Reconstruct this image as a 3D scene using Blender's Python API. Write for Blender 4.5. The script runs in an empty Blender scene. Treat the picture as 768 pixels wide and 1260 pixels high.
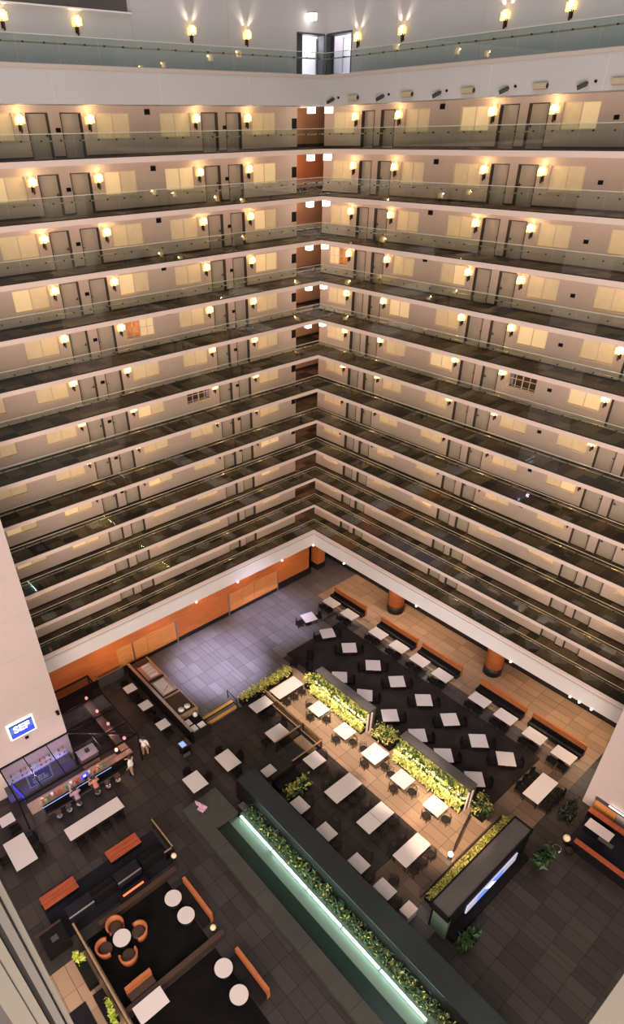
import bpy, math, random
from mathutils import Vector, Matrix
random.seed(7)
S = bpy.context.scene
COL = S.collection
R = math.radians
PI = math.pi

# ------------------------------------------------------------------ camera
yaw, pitch, roll = 4.02629705, -0.627829584, -0.0202675294
fw = Vector((math.cos(pitch)*math.cos(yaw), math.cos(pitch)*math.sin(yaw), math.sin(pitch)))
r0 = Vector((math.sin(yaw), -math.cos(yaw), 0))
u0 = r0.cross(fw)
rt = r0*math.cos(roll) + u0*math.sin(roll)
up = -r0*math.sin(roll) + u0*math.cos(roll)
cam = bpy.data.cameras.new('camera')
cam_o = bpy.data.objects.new('camera', cam)
COL.objects.link(cam_o)
m = Matrix.Identity(4)
for i in range(3):
    m[i][0], m[i][1], m[i][2] = rt[i], up[i], -fw[i]
m[0][3], m[1][3], m[2][3] = 36.7676, 38.3594, 34.7132
cam_o.matrix_world = m
cam.sensor_fit = 'VERTICAL'
cam.sensor_height = 24.0
cam.lens = 769.818/1260*24.0
cam.shift_x = 48.384/1260
cam.shift_y = 88.818/1260
cam.clip_end = 300
S.camera = cam_o

# ------------------------------------------------------------------ world, large lights, exposure
S.view_settings.view_transform = 'Standard'
S.view_settings.look = 'None'
S.view_settings.gamma = 1
S.view_settings.exposure = 0.0
w = bpy.data.worlds.new('atrium')
S.world = w
w.use_nodes = True
w.node_tree.nodes['Background'].inputs[0].default_value = (1.0, 0.90, 0.86, 1)
w.node_tree.nodes['Background'].inputs[1].default_value = 0.22

def area(name, loc, target, size, energy, color):
    l = bpy.data.lights.new(name, 'AREA')
    l.shape = 'RECTANGLE'
    l.size, l.size_y = size
    l.energy = energy
    l.color = color
    o = bpy.data.objects.new(name, l)
    o.location = loc
    o.rotation_euler = (Vector(target)-Vector(loc)).to_track_quat('-Z', 'Y').to_euler()
    COL.objects.link(o)
    return o

def spot(name, loc, target, angle, energy, color, radius=.15, blend=.6):
    l = bpy.data.lights.new(name, 'SPOT')
    l.spot_size = R(angle)
    l.spot_blend = blend
    l.energy = energy
    l.color = color
    l.shadow_soft_size = radius
    o = bpy.data.objects.new(name, l)
    o.location = loc
    o.rotation_euler = (Vector(target)-Vector(loc)).to_track_quat('-Z', 'Y').to_euler()
    COL.objects.link(o)
    return o

def point(name, loc, energy, color, radius=.08):
    l = bpy.data.lights.new(name, 'POINT')
    l.energy = energy
    l.color = color
    l.shadow_soft_size = radius
    o = bpy.data.objects.new(name, l)
    o.location = loc
    COL.objects.link(o)
    return o

# the atrium skylight high above, and the theatre spots that hang under it
area('skylight', (22, 22, 56), (18, 18, 0), (30, 30), 3000, (.93, .96, 1.0))
area('opposite_fill', (44, 44, 17), (0, 0, 13), (34, 26), 26000, (1.0, .785, .675))  # added fill in place of light from the unseen galleries opposite
spot('lobby_spot_cool', (24, 16, 36), (14.5, 3.2, -4), 14, 330000, (.76, .72, 1.0), .5, 1.0)
spot('lobby_spot_far', (20, 16, 36), (6.5, 1.5, -4), 13, 150000, (.76, .70, 1.0), .5, 1.0)
for k, yy in enumerate((11.5, 17.0, 22.5)): spot('terrace_spot_warm', (26, 22, 36), (11.7, yy, -4), 9.5, 100000, (1.0, .75, .56), .4, .55)
spot('dining_end_spot', (18, 30, 36), (4.5, 29.5, -4), 13, 42000, (1.0, .68, .46), .4, .9)
spot('terrace_spot_south', (28, 30, 36), (12.4, 26.9, -4), 9, 120000, (1.0, .70, .50), .5, .5)
spot('dining_spot', (22, 22, 36), (4.5, 16, -4), 30, 24000, (.95, .88, 1.0), .5, .7)
spot('bar_lounge_spot', (34, 24, 34), (30.5, 15, -4), 34, 6000, (1.0, .82, .78), .5, .8)

# ------------------------------------------------------------------ materials
MATS = {}
def mat(name, color, rough=.6, metal=0.0, emit=None, es=0.0, spec=.4, var=0.0, scale=6.0, tile=None, grain=None):
    m = bpy.data.materials.new(name)
    m.use_nodes = True
    nt = m.node_tree
    b = nt.nodes['Principled BSDF']
    b.inputs['Base Color'].default_value = (*color, 1)
    b.inputs['Roughness'].default_value = rough
    b.inputs['Metallic'].default_value = metal
    b.inputs['Specular IOR Level'].default_value = spec
    if emit:
        b.inputs['Emission Color'].default_value = (*emit, 1)
        b.inputs['Emission Strength'].default_value = es
    if var or tile or grain:
        geo = nt.nodes.new('ShaderNodeNewGeometry')
        mp = nt.nodes.new('ShaderNodeMapping')
        nt.links.new(geo.outputs['Position'], mp.inputs['Vector'])
        if tile:
            mp.inputs['Scale'].default_value = (1/tile[0], 1/tile[1], 1)
            mp.inputs['Location'].default_value = (.013, .017, .5)
            fl = nt.nodes.new('ShaderNodeVectorMath'); fl.operation = 'FLOOR'
            nt.links.new(mp.outputs[0], fl.inputs[0])
            wn = nt.nodes.new('ShaderNodeTexWhiteNoise')
            nt.links.new(fl.outputs[0], wn.inputs['Vector'])
            src = wn.outputs['Value']
        else:
            if grain:
                mp.inputs['Scale'].default_value = grain
            n = nt.nodes.new('ShaderNodeTexNoise')
            n.inputs['Scale'].default_value = scale
            n.inputs['Detail'].default_value = 3
            nt.links.new(mp.outputs[0], n.inputs['Vector'])
            src = n.outputs['Fac']
        rmp = nt.nodes.new('ShaderNodeMapRange')
        rmp.inputs['From Min'].default_value = 0.0 if tile else .3
        rmp.inputs['From Max'].default_value = 1.0 if tile else .7
        rmp.inputs['To Min'].default_value = 1-var
        rmp.inputs['To Max'].default_value = 1+var
        nt.links.new(src, rmp.inputs['Value'])
        mul = nt.nodes.new('ShaderNodeVectorMath'); mul.operation = 'SCALE'
        mul.inputs[0].default_value = color
        nt.links.new(rmp.outputs[0], mul.inputs['Scale'])
        nt.links.new(mul.outputs[0], b.inputs['Base Color'])
    MATS[name] = m
    return m

def glass(name, tint, refl=1.0, rough=.01):
    m = bpy.data.materials.new(name)
    m.use_nodes = True
    nt = m.node_tree
    nt.nodes.remove(nt.nodes['Principled BSDF'])
    out = nt.nodes['Material Output']
    t = nt.nodes.new('ShaderNodeBsdfTransparent'); t.inputs[0].default_value = (*tint, 1)
    g = nt.nodes.new('ShaderNodeBsdfGlossy'); g.inputs['Roughness'].default_value = rough
    g.inputs[0].default_value = (refl, refl, refl, 1)
    f = nt.nodes.new('ShaderNodeLayerWeight'); f.inputs[0].default_value = .5
    pw = nt.nodes.new('ShaderNodeMath'); pw.operation = 'POWER'; pw.inputs[1].default_value = 4.0
    ma = nt.nodes.new('ShaderNodeMath'); ma.operation = 'MULTIPLY_ADD'; ma.inputs[1].default_value = .75; ma.inputs[2].default_value = .045
    mx = nt.nodes.new('ShaderNodeMixShader')
    nt.links.new(f.outputs['Facing'], pw.inputs[0]); nt.links.new(pw.outputs[0], ma.inputs[0])
    nt.links.new(ma.outputs[0], mx.inputs[0])
    nt.links.new(t.outputs[0], mx.inputs[1]); nt.links.new(g.outputs[0], mx.inputs[2])
    nt.links.new(mx.outputs[0], out.inputs[0])
    MATS[name] = m
    return m

M = MATS
mat('wall_paint', (.585, .465, .40), .75, var=.03, scale=.8)
mat('wall_top', (.49, .50, .52), .75, var=.02, scale=.5)
mat('fascia', (.72, .60, .54), .6, var=.02, scale=.7)
mat('fascia_white', (.76, .74, .72), .65, var=.02, scale=.4)
mat('fascia_top', (.50, .505, .51), .65, var=.02, scale=.4)
mat('cap_strip', (.50, .45, .40), .5)
mat('carpet', (.092, .067, .044), .95, var=.75, tile=(1.15, .8))
mat('baseboard', (.025, .018, .014), .6)
mat('door_face', (.50, .42, .35), .55, var=.04, scale=2)
mat('door_jamb', (.055, .042, .034), .5)
mat('bronze', (.05, .035, .025), .4, .6)
mat('blind', (.76, .62, .40), .8, emit=(1.0, .74, .40), es=.09, var=.04, scale=3)
mat('blind_lit', (.80, .64, .40), .8, emit=(1.0, .70, .36), es=.30)
mat('room_dark', (.10, .06, .035), .8)
mat('room_lit', (.55, .22, .08), .8, emit=(1.0, .38, .12), es=.30, var=.4, scale=2)
mat('window_frame', (.70, .58, .42), .5)
mat('orange_wall', (.55, .19, .075), .7, var=.06, scale=.6)
mat('recess_brown', (.46, .24, .13), .7)
mat('orange_wood', (.56, .17, .045), .42, var=.16, scale=1.2, grain=(.5, .5, 5))
mat('orange_panel', (.66, .27, .085), .42, var=.12, scale=1.3, grain=(.5, .5, 4))
mat('black_base', (.012, .011, .012), .5)
mat('steel', (.55, .54, .52), .3, .9)
mat('rail_metal', (.56, .47, .36), .35, .8)
mat('dark_metal', (.05, .046, .045), .4, .7)
mat('stone_mid', (.058, .051, .051), .42, var=.22, tile=(.8, 1.6))  # in-between tone, paints the light's falloff towards the dark dining floor
mat('stone_grey', (.120, .110, .114), .38, var=.18, tile=(.8, 1.6))
mat('stone_warm', (.30, .20, .13), .45, var=.16, tile=(.8, 1.6))
mat('stone_dark', (.032, .026, .024), .45, var=.30, tile=(.8, 1.6))
mat('stone_brown', (.13, .088, .060), .45, var=.25, tile=(.8, 1.6))
mat('joint', (.022, .019, .018), .7)
mat('carpet_charcoal', (.024, .020, .019), .9, spec=.12, var=.4, scale=.45)
mat('carpet_black', (.005, .0045, .005), .95, spec=.12, var=.3, scale=1.5)
mat('carpet_blue', (.014, .013, .019), .9, spec=.12, var=.2, scale=.6)
mat('table_white', (.60, .555, .545), .42)
mat('table_edge', (.10, .07, .05), .5)
mat('black_matte', (.008, .0075, .008), .55, spec=.12)
mat('black_leather', (.010, .009, .010), .45, spec=.12)
mat('chair_wire', (.035, .025, .018), .45, .5)
mat('chair_seat', (.014, .010, .008), .6)
mat('orange_leather', (.38, .122, .040), .5, var=.08, scale=3)
mat('leather_brown', (.050, .026, .017), .5)
mat('red_wood', (.34, .068, .024), .45, var=.22, scale=1.0, grain=(1, 8, 1))
mat('oak', (.30, .195, .115), .5, var=.1, scale=3)
mat('yellow_nosing', (.62, .33, .06), .6)
mat('plank_grey', (.078, .072, .072), .55, var=.1, scale=1)
mat('teal_cap', (.016, .022, .025), .38, var=.25, scale=.25)  # teal tint painted in for light reflected along the dark cap
mat('leaf', (.33, .34, .075), .55, var=.55, scale=2.4)
mat('leaf_light', (.60, .56, .15), .55, var=.35, scale=2.4)
mat('leaf_dark', (.022, .055, .014), .5, var=.5, scale=3)
mat('leaf_lime', (.42, .52, .07), .5, var=.2, scale=4)
mat('strip_warm', (1, .9, .6), .5, emit=(1.0, .86, .52), es=9)
mat('strip_cyan', (.8, 1, 1), .5, emit=(.70, 1.0, .90), es=5)
mat('sconce_glow', (1, .8, .4), .4, emit=(1.0, .56, .13), es=2.2)
mat('sconce_core', (1, .9, .6), .4, emit=(1.0, .80, .36), es=5.0)
mat('lantern_glow', (1, .95, .9), .4, emit=(1.0, .90, .80), es=6.0)
mat('lamp_white', (1, .95, .88), .4, emit=(1.0, .93, .82), es=4.0)
mat('lamp_red', (1, .4, .3), .4, emit=(1.0, .36, .26), es=2.4)
mat('fire', (1, .2, .1), .4, emit=(1.0, .12, .05), es=1.6)
mat('sign_face', (.10, .18, .60), .4, emit=(.08, .18, .80), es=.35)
mat('sign_blue', (.02, .03, .6), .4, emit=(.04, .06, 1.0), es=1.3)
mat('sign_sky', (.3, .5, .9), .4, emit=(.26, .42, .95), es=.6)
mat('sign_white', (1, 1, 1), .4, emit=(.95, .97, 1.0), es=1.5)
mat('sign_halo', (1, 1, .8), .4, emit=(1.0, 1.0, .74), es=1.25)
mat('screen', (.4, .5, .8), .2, emit=(.60, .56, .64), es=.55, var=.0)
mat('screen_blue', (.1, .2, .8), .2, emit=(.16, .28, .85), es=.9)
mat('screen_white', (.9, .95, 1), .2, emit=(.85, .92, 1.0), es=1.2)
mat('room_white', (.85, .82, .86), .6)
mat('leaf_door', (.05, .055, .06), .4)
mat('pillar_white', (.56, .48, .455), .7, var=.02, scale=.5)
mat('jamb_grey', (.06, .058, .052), .6, var=.03, scale=.8)
mat('jamb_cream', (.085, .082, .066), .6, var=.03, scale=.8)
mat('water', (.006, .018, .013), .16, spec=.6)
mat('pool_wall', (.10, .15, .12), .3)
mat('curb', (.045, .047, .042), .55, var=.15, scale=.6)
mat('steel_pan', (.60, .52, .50), .28, .85)
mat('white_china', (.82, .80, .78), .35)
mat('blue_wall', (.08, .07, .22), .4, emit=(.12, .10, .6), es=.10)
mat('bar_top', (.17, .11, .085), .35)
mat('bar_floor', (.34, .24, .19), .6)
mat('bottle_amber', (.55, .20, .04), .2)
mat('bottle_green', (.05, .22, .07), .2)
mat('bottle_clear', (.70, .66, .72), .15)
mat('bottle_red', (.60, .05, .03), .2)
mat('fabric_pink', (.62, .36, .52), .8, var=.5, scale=9)
mat('skin', (.50, .30, .21), .6)
mat('shirt_white', (.78, .75, .72), .8)
mat('shirt_mauve', (.36, .25, .36), .8)
mat('shirt_coral', (.58, .20, .13), .8)
mat('trousers_tan', (.38, .24, .15), .8)
mat('trousers_dark', (.03, .03, .04), .8)
mat('hair_dark', (.03, .02, .015), .7)
mat('lens_box', (.50, .42, .28), .4)
glass('rail_glass', (.85, .895, .865))
glass('roof_glass', (.62, .64, .74), .9, .03)
glass('screen_glass', (.70, .68, .62), .9)

# ------------------------------------------------------------------ mesh helpers
class MB:
    def __init__(s):
        s.v, s.f, s.m = [], [], []
    def add(s, vs, fs, m=0):
        n = len(s.v)
        s.v += [tuple(p) for p in vs]
        for f in fs:
            s.f.append(tuple(n+i for i in f)); s.m.append(m)
        return s
    def box(s, x0, y0, z0, x1, y1, z1, m=0):
        x0, x1 = min(x0, x1), max(x0, x1); y0, y1 = min(y0, y1), max(y0, y1); z0, z1 = min(z0, z1), max(z0, z1)
        return s.add([(x0,y0,z0),(x1,y0,z0),(x1,y1,z0),(x0,y1,z0),(x0,y0,z1),(x1,y0,z1),(x1,y1,z1),(x0,y1,z1)],
              [(3,2,1,0),(4,5,6,7),(0,1,5,4),(1,2,6,5),(2,3,7,6),(3,0,4,7)], m)
    def prism(s, poly, z0, z1, m=0):
        n = len(poly)
        vs = [(x, y, z0) for x, y in poly] + [(x, y, z1) for x, y in poly]
        fs = [tuple(range(n-1, -1, -1)), tuple(range(n, 2*n))] + [(i, (i+1) % n, n+(i+1) % n, n+i) for i in range(n)]
        return s.add(vs, fs, m)
    def beam(s, a, b, w, h, m=0):
        a, b = Vector(a), Vector(b)
        d = (b-a).normalized()
        u = Vector((0, 0, 1)) if abs(d.z) < .95 else Vector((1, 0, 0))
        sx = d.cross(u).normalized()*w/2
        sz = sx.normalized().cross(d).normalized()*h/2
        vs = [a-sx-sz, a+sx-sz, a+sx+sz, a-sx+sz, b-sx-sz, b+sx-sz, b+sx+sz, b-sx+sz]
        return s.add(vs, [(3,2,1,0),(4,5,6,7),(0,1,5,4),(1,2,6,5),(2,3,7,6),(3,0,4,7)], m)
    def tube(s, pts, r, n=6, m=0):
        pts = [Vector(p) for p in pts]
        vs, fs = [], []
        for i, p in enumerate(pts):
            d = (pts[min(i+1, len(pts)-1)]-pts[max(i-1, 0)]).normalized()
            u = Vector((0, 0, 1)) if abs(d.z) < .9 else Vector((1, 0, 0))
            a = d.cross(u).normalized(); b = a.cross(d)
            for k in range(n):
                t = 2*PI*k/n
                vs.append(p+(a*math.cos(t)+b*math.sin(t))*r)
        for i in range(len(pts)-1):
            for k in range(n):
                fs.append((i*n+k, i*n+(k+1) % n, (i+1)*n+(k+1) % n, (i+1)*n+k))
        fs.append(tuple(range(n))); fs.append(tuple(range(len(vs)-1, len(vs)-1-n, -1)))
        return s.add(vs, fs, m)
    def lathe(s, prof, c=(0, 0, 0), n=16, m=0):
        vs, fs = [], []
        for r, z in prof:
            for k in range(n):
                t = 2*PI*k/n
                vs.append((c[0]+r*math.cos(t), c[1]+r*math.sin(t), c[2]+z))
        for i in range(len(prof)-1):
            for k in range(n):
                fs.append((i*n+k, i*n+(k+1) % n, (i+1)*n+(k+1) % n, (i+1)*n+k))
        fs.append(tuple(range(n-1, -1, -1))); fs.append(tuple(range((len(prof)-1)*n, len(prof)*n)))
        return s.add(vs, fs, m)
    def leaves(s, n, fn, size, m=0, droop=.4):
        for _ in range(n):
            p, nr = fn()
            p = Vector(p); nr = Vector(nr)
            nr = (nr + Vector((random.gauss(0, .5), random.gauss(0, .5), random.gauss(0, .5)))).normalized()
            t = nr.cross(Vector((random.gauss(0, 1), random.gauss(0, 1), random.gauss(0, .6)))).normalized()
            q = nr.cross(t)
            L = size*random.uniform(.6, 1.3); W = L*.42
            s.add([p-t*L*.5, p+q*W*.5-nr*L*.08, p+t*L*.5-nr*L*droop*.5, p-q*W*.5-nr*L*.08], [(0, 1, 2), (0, 2, 3)], m)
        return s
    def mesh(s, name, mats):
        me = bpy.data.meshes.new(name)
        me.from_pydata(s.v, [], s.f)
        for k in (mats if isinstance(mats, (list, tuple)) else [mats]):
            me.materials.append(M[k])
        if any(s.m):
            me.polygons.foreach_set('material_index', s.m)
        me.update()
        return me
    def build(s, name, mats, parent=None, loc=None, rz=0):
        o = bpy.data.objects.new(name, s.mesh(name, mats))
        COL.objects.link(o)
        if parent: o.parent = parent
        if loc: o.location = loc
        if rz: o.rotation_euler.z = rz
        return o

def smooth(o):
    for p in o.data.polygons: p.use_smooth = True
    return o

def inst(name, me, parent=None, loc=(0, 0, 0), rz=0):
    o = bpy.data.objects.new(name, me)
    COL.objects.link(o)
    o.parent = parent; o.location = loc; o.rotation_euler.z = rz
    return o

def tag(o, label, cat, group=None, kind=None):
    o['label'] = label; o['category'] = cat
    if group: o['group'] = group
    if kind: o['kind'] = kind
    return o

def thing(name, label, cat, loc=(0, 0, 0), rz=0, group=None):
    o = bpy.data.objects.new(name, None)
    COL.objects.link(o)
    o.empty_display_size = .2
    o.location = loc; o.rotation_euler.z = rz
    return tag(o, label, cat, group)

def struct(o):
    o['kind'] = 'structure'
    return o

def cp(root, loc, rz, label, group=None):
    def rec(o, par):
        c = o.copy(); COL.objects.link(c)
        if par: c.parent = par
        for ch in o.children: rec(ch, c)
        return c
    r = rec(root, None)
    r.location = loc; r.rotation_euler.z = rz
    r['label'] = label
    if group: r['group'] = group
    return r

ORD = ['zeroth', 'first', 'second', 'third', 'fourth', 'fifth', 'sixth', 'seventh', 'eighth', 'ninth', 'tenth', 'eleventh', 'twelfth', 'thirteenth']

# ------------------------------------------------------------------ dimensions
H = 2.8
ZU, ZL = -4.0, -4.34
DW = 2.15           # gallery depth
LX, RY = 29.4, 31.6 # ends of the two galleries
ZT = 37.43          # top gallery floor
LD = [(5.28, 6.55), (7.20, 8.50), (16.70, 17.97), (18.67, 19.95)]
LW = [(2.25, 4.38), (9.30, 11.53), (13.62, 15.83), (20.70, 22.95), (25.03, 27.25)]
LS = [4.83, 8.95, 16.25, 20.35]
RD = [(1.22, 2.42), (2.98, 4.23), (12.12, 13.38), (13.96, 15.24), (23.05, 24.30), (24.90, 26.15)]
RW = [(-1.54, .52), (5.06, 7.05), (9.41, 11.47), (16.02, 18.10), (20.36, 22.45), (27.0, 29.1)]
RS = [.74, 4.62, 11.74, 15.62, 22.72, 26.55]
def deep(v, c):   # openings were surveyed on a wall plane 2.4 m deep
    return round(v + (2.4-DW)*(c-v)/40.8, 2)
LD = [(deep(a, 36.8), deep(b, 36.8)) for a, b in LD]; LW = [(deep(a, 36.8), deep(b, 36.8)) for a, b in LW]; LS = [deep(a, 36.8) for a in LS]
RD = [(deep(a, 38.4), deep(b, 38.4)) for a, b in RD]; RW = [(deep(a, 38.4), deep(b, 38.4)) for a, b in RW]; RS = [deep(a, 38.4) for a in RS]
# (side, floor, index) of windows whose blinds are open or whose room is bright
OPEN = {('L', 8, 2), ('R', 9, 0)}
DARK = {('L', 6, 1), ('R', 7, 3)}
LIT = {('L', 11, 0), ('L', 11, 1), ('R', 12, 2), ('R', 8, 3), ('R', 7, 2), ('L', 4, 0), ('R', 7, 4), ('R', 8, 1), ('L', 9, 0), ('L', 2, 0)}

def tr(side):
    # gallery coordinates (a = along from the corner, d = out towards the atrium) to world
    return (lambda a, d, z: (a, d, z)) if side == 'L' else (lambda a, d, z: (d, a, z))
def sbox(mb, side, a0, d0, z0, a1, d1, z1, m=0):
    t = tr(side)
    p, q = t(a0, d0, z0), t(a1, d1, z1)
    mb.box(*p, *q, m)

# ------------------------------------------------------------------ floors of the galleries
for n in range(1, 13):
    z = n*H
    mb = MB()
    mb.box(-2.7, -2.7, z-.28, LX, 0, z-.004)
    mb.box(-2.7, 0, z-.28, 0, RY, z-.004)
    mb.box(-6.0, -6.0, z-.28, .5, -2.7, z-.004)
    f = struct(mb.build('floor_%d' % n, 'fascia'))
    c = MB()
    c.box(-2.5, -2.5, z-.004, LX, -.10, z+.012)
    c.box(-2.5, -.10, z-.004, -.10, RY, z+.012)
    c.box(-5.0, -4.7, z-.004, .4, -2.5, z+.012)
    c.build('carpet', 'carpet', f)
    # slim metal trim under the glass
    t = MB()
    t.box(-.10, -.085, z-.004, LX, -.02, z+.05)
    t.box(-.085, -.02, z-.004, -.02, RY, z+.05)
    t.build('edge_trim', 'dark_metal', f)

# ------------------------------------------------------------------ gallery walls with openings
def wall_side(side, name, a_start, a_end, doors, wins):
    mb, base = MB(), MB()
    for n in range(1, 13):
        z = n*H
        top = z+2.525
        ops = sorted([(a, b, 0.0, 2.08) for a, b in doors] + [(a, b, .84, 2.07) for a, b in wins])
        a = a_start
        for o0, o1, h0, h1 in ops:
            if o0 > a: sbox(mb, side, a, -2.75, z, o0, -DW, top)
            if h0 > 0: sbox(mb, side, o0, -2.75, z, o1, -DW, z+h0)
            sbox(mb, side, o0, -2.75, z+h1, o1, -DW, top)
            a = o1
        sbox(mb, side, a, -2.75, z, a_end, -DW, top)
        a = a_start
        for o0, o1 in doors:
            sbox(base, side, a, -DW, z, o0-.02, -DW+.025, z+.12); a = o1+.02
        sbox(base, side, a, -DW, z, a_end, -DW+.025, z+.12)
    o = struct(mb.build(name, 'wall_paint'))
    base.build('baseboard', 'baseboard', o)
    return o
wl = wall_side('L', 'wall_left', .55, LX, LD, LW)
wr = wall_side('R', 'wall_right', -2.2, RY, RD, RW)

plate = MB().box(-.14, -.012, -.10, .14, .03, .10).mesh('room_sign', ['black_matte'])
alarm = MB().box(-.16, -.012, -.13, .16, .09, .13).mesh('wall_alarm', ['black_matte'])
panel = MB().box(-.22, -.012, -.32, .22, .03, .32).mesh('directory_panel', ['black_matte'])
def on_wall(name, me, side, a, z, par):
    if side == 'L': return inst(name, me, par, (a, -DW, z), 0)
    return inst(name, me, par, (-DW, a, z), -PI/2)
for n in range(4, 13):
    z = n*H
    for a in (6.87, 18.32): on_wall('room_sign', plate, 'L', a, z+1.30, wl)
    for a in (19.2,): on_wall('room_sign', plate, 'R', a, z+1.35, wr)
    on_wall('wall_alarm', alarm, 'L', 12.55, z+2.1, wl)
    on_wall('wall_alarm', alarm, 'R', 8.2, z+2.1, wr)
    on_wall('directory_panel', panel, 'L', .82, z+1.42, wl)

# recess at the corner (lift lobby)
mb = MB()
ob = MB()
for n in range(1, 13):
    z = n*H
    mm = 1 if n in (11, 1, 2) else 0
    mb.box(-5.2, -4.9, z, .55, -4.7, z+2.525, mm)
    mb.box(.40, -4.7, z, .60, -2.75, z+2.525, mm)
    mb.box(-5.2, -4.7, z, -5.0, -2.5, z+2.525, mm)
    ob.box(-5.0, -4.70, z, .40, -4.66, z+.22)
for n in range(1, 13): point('recess_fill', (-1.2, -3.4, n*H+2.2), 42, (1.0, .66, .42), .2)  # added lamps without fittings, they brighten the recess
wrc = struct(mb.build('wall_recess', ['recess_brown', 'orange_wall']))
ob.build('baseboard', 'baseboard', wrc)

# ------------------------------------------------------------------ doors and windows
def door_parts(w):
    h = 2.08
    j = MB()
    j.box(0, -.30, 0, .045, .015, h); j.box(w-.045, -.30, 0, w, .015, h); j.box(0, -.30, h-.045, w, .015, h)
    p = MB()
    p.box(.045, -.31, .01, w-.045, -.26, h-.045)
    p.box(.16, -.262, 1.05, w-.16, -.252, 1.9)
    p.box(.16, -.262, .15, w-.16, -.252, .9)
    k = MB()
    k.box(.10, -.26, .98, .15, -.235, 1.14); k.beam((.125, -.235, 1.06), (.125, -.19, 1.06), .03, .03); k.beam((.11, -.19, 1.06), (.27, -.19, 1.06), .03, .03)
    return j, p, k
dcache = {}
def door(side, n, a0, a1, idx):
    w = round(a1-a0, 2)
    flip = idx % 2 == 0
    key = (side, w, flip)
    if key not in dcache:
        ms = []
        for mb, nm, mt in zip(door_parts(w), ('door_frame', 'door_panel', 'door_handle'), ('door_jamb', 'door_face', 'bronze')):
            if flip: mb.v = [(w-x, y, z) for x, y, z in mb.v]; mb.f = [f[::-1] for f in mb.f]
            if side == 'R': mb.v = [(y, x, z) for x, y, z in mb.v]; mb.f = [f[::-1] for f in mb.f]
            ms.append((nm, mb.mesh(nm, mt)))
        dcache[key] = ms
    ms = dcache[key]
    loc = (a0, -DW, n*H) if side == 'L' else (-DW, a0, n*H)
    o = bpy.data.objects.new('door_%d' % door.k, ms[0][1]); door.k += 1
    COL.objects.link(o); o.location = loc
    struct(o)
    pan = inst(ms[1][0], ms[1][1], o)
    inst(ms[2][0], ms[2][1], pan)
door.k = 1
wcache = {}
def window(side, n, a0, a1, idx):
    w = round(a1-a0, 2)
    key = (side, w)
    h0, h1 = .84, 2.07
    if key not in wcache:
        f = MB()
        f.box(0, -.16, h0, w, -.10, h0+.06); f.box(0, -.16, h1-.05, w, -.10, h1)
        f.box(0, -.16, h0+.06, .05, -.10, h1-.05); f.box(w-.05, -.16, h0+.06, w, -.10, h1-.05)
        f.box(w/2-.03, -.16, h0+.06, w/2+.03, -.10, h1-.05)
        sl = MB().box(-.02, -.10, h0-.03, w+.02, .035, h0+.015)
        pl = MB().box(.05, -.15, h0+.06, w/2-.03, -.125, h1-.05)
        pr = MB().box(w/2+.03, -.15, h0+.06, w-.05, -.125, h1-.05)
        bk = MB().box(.02, -.74, h0, w-.02, -.70, h1)
        mu = MB()
        for q in (.25, .75): mu.box(w*q-.02, -.15, h0+.06, w*q+.02, -.11, h1-.05)
        mu.box(.05, -.15, (h0+h1)/2-.02, w-.05, -.11, (h0+h1)/2+.02)
        out = {}
        for nm, mb in (('frame', f), ('sill', sl), ('a', pl), ('b', pr), ('room', bk), ('mull', mu)):
            if side == 'R': mb.v = [(y, x, z) for x, y, z in mb.v]; mb.f = [g[::-1] for g in mb.f]
            out[nm] = mb
        wcache[key] = dict(frame=out['frame'].mesh('window_frame', 'window_frame'), sill=out['sill'].mesh('window_sill', 'window_frame'),
            a=out['a'].mesh('blind', 'blind'), b=out['b'].mesh('blind', 'blind'), al=out['a'].mesh('blind_lit', 'blind_lit'), bl=out['b'].mesh('blind_lit', 'blind_lit'),
            room=out['room'].mesh('room_interior', 'room_lit'), dark=out['room'].mesh('room_interior', 'room_dark'), mull=out['mull'].mesh('muntin', 'window_frame'))
    c = wcache[key]
    loc = (a0, -DW, n*H) if side == 'L' else (-DW, a0, n*H)
    o = bpy.data.objects.new('window_%d' % window.k, c['frame']); window.k += 1
    COL.objects.link(o); o.location = loc
    struct(o)
    inst('window_sill', c['sill'], o)
    k = (side, n, idx)
    if k in OPEN or k in DARK:
        inst('room_interior', c['room'] if k in OPEN else c['dark'], o); inst('muntin', c['mull'], o)
        if k in OPEN: inst('blind', c['al'], o)
    else:
        lit = k in LIT
        inst('blind', c['al' if lit else 'a'], o)
        inst('blind', c['bl' if (lit or random.random() < .22) else 'b'], o)
window.k = 1
for n in range(1, 13):
    for i, (a, b) in enumerate(LD): door('L', n, a, b, i)
    for i, (a, b) in enumerate(RD): door('R', n, a, b, i)
    for i, (a, b) in enumerate(LW): window('L', n, a, b, i)
    for i, (a, b) in enumerate(RW): window('R', n, a, b, i)

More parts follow.
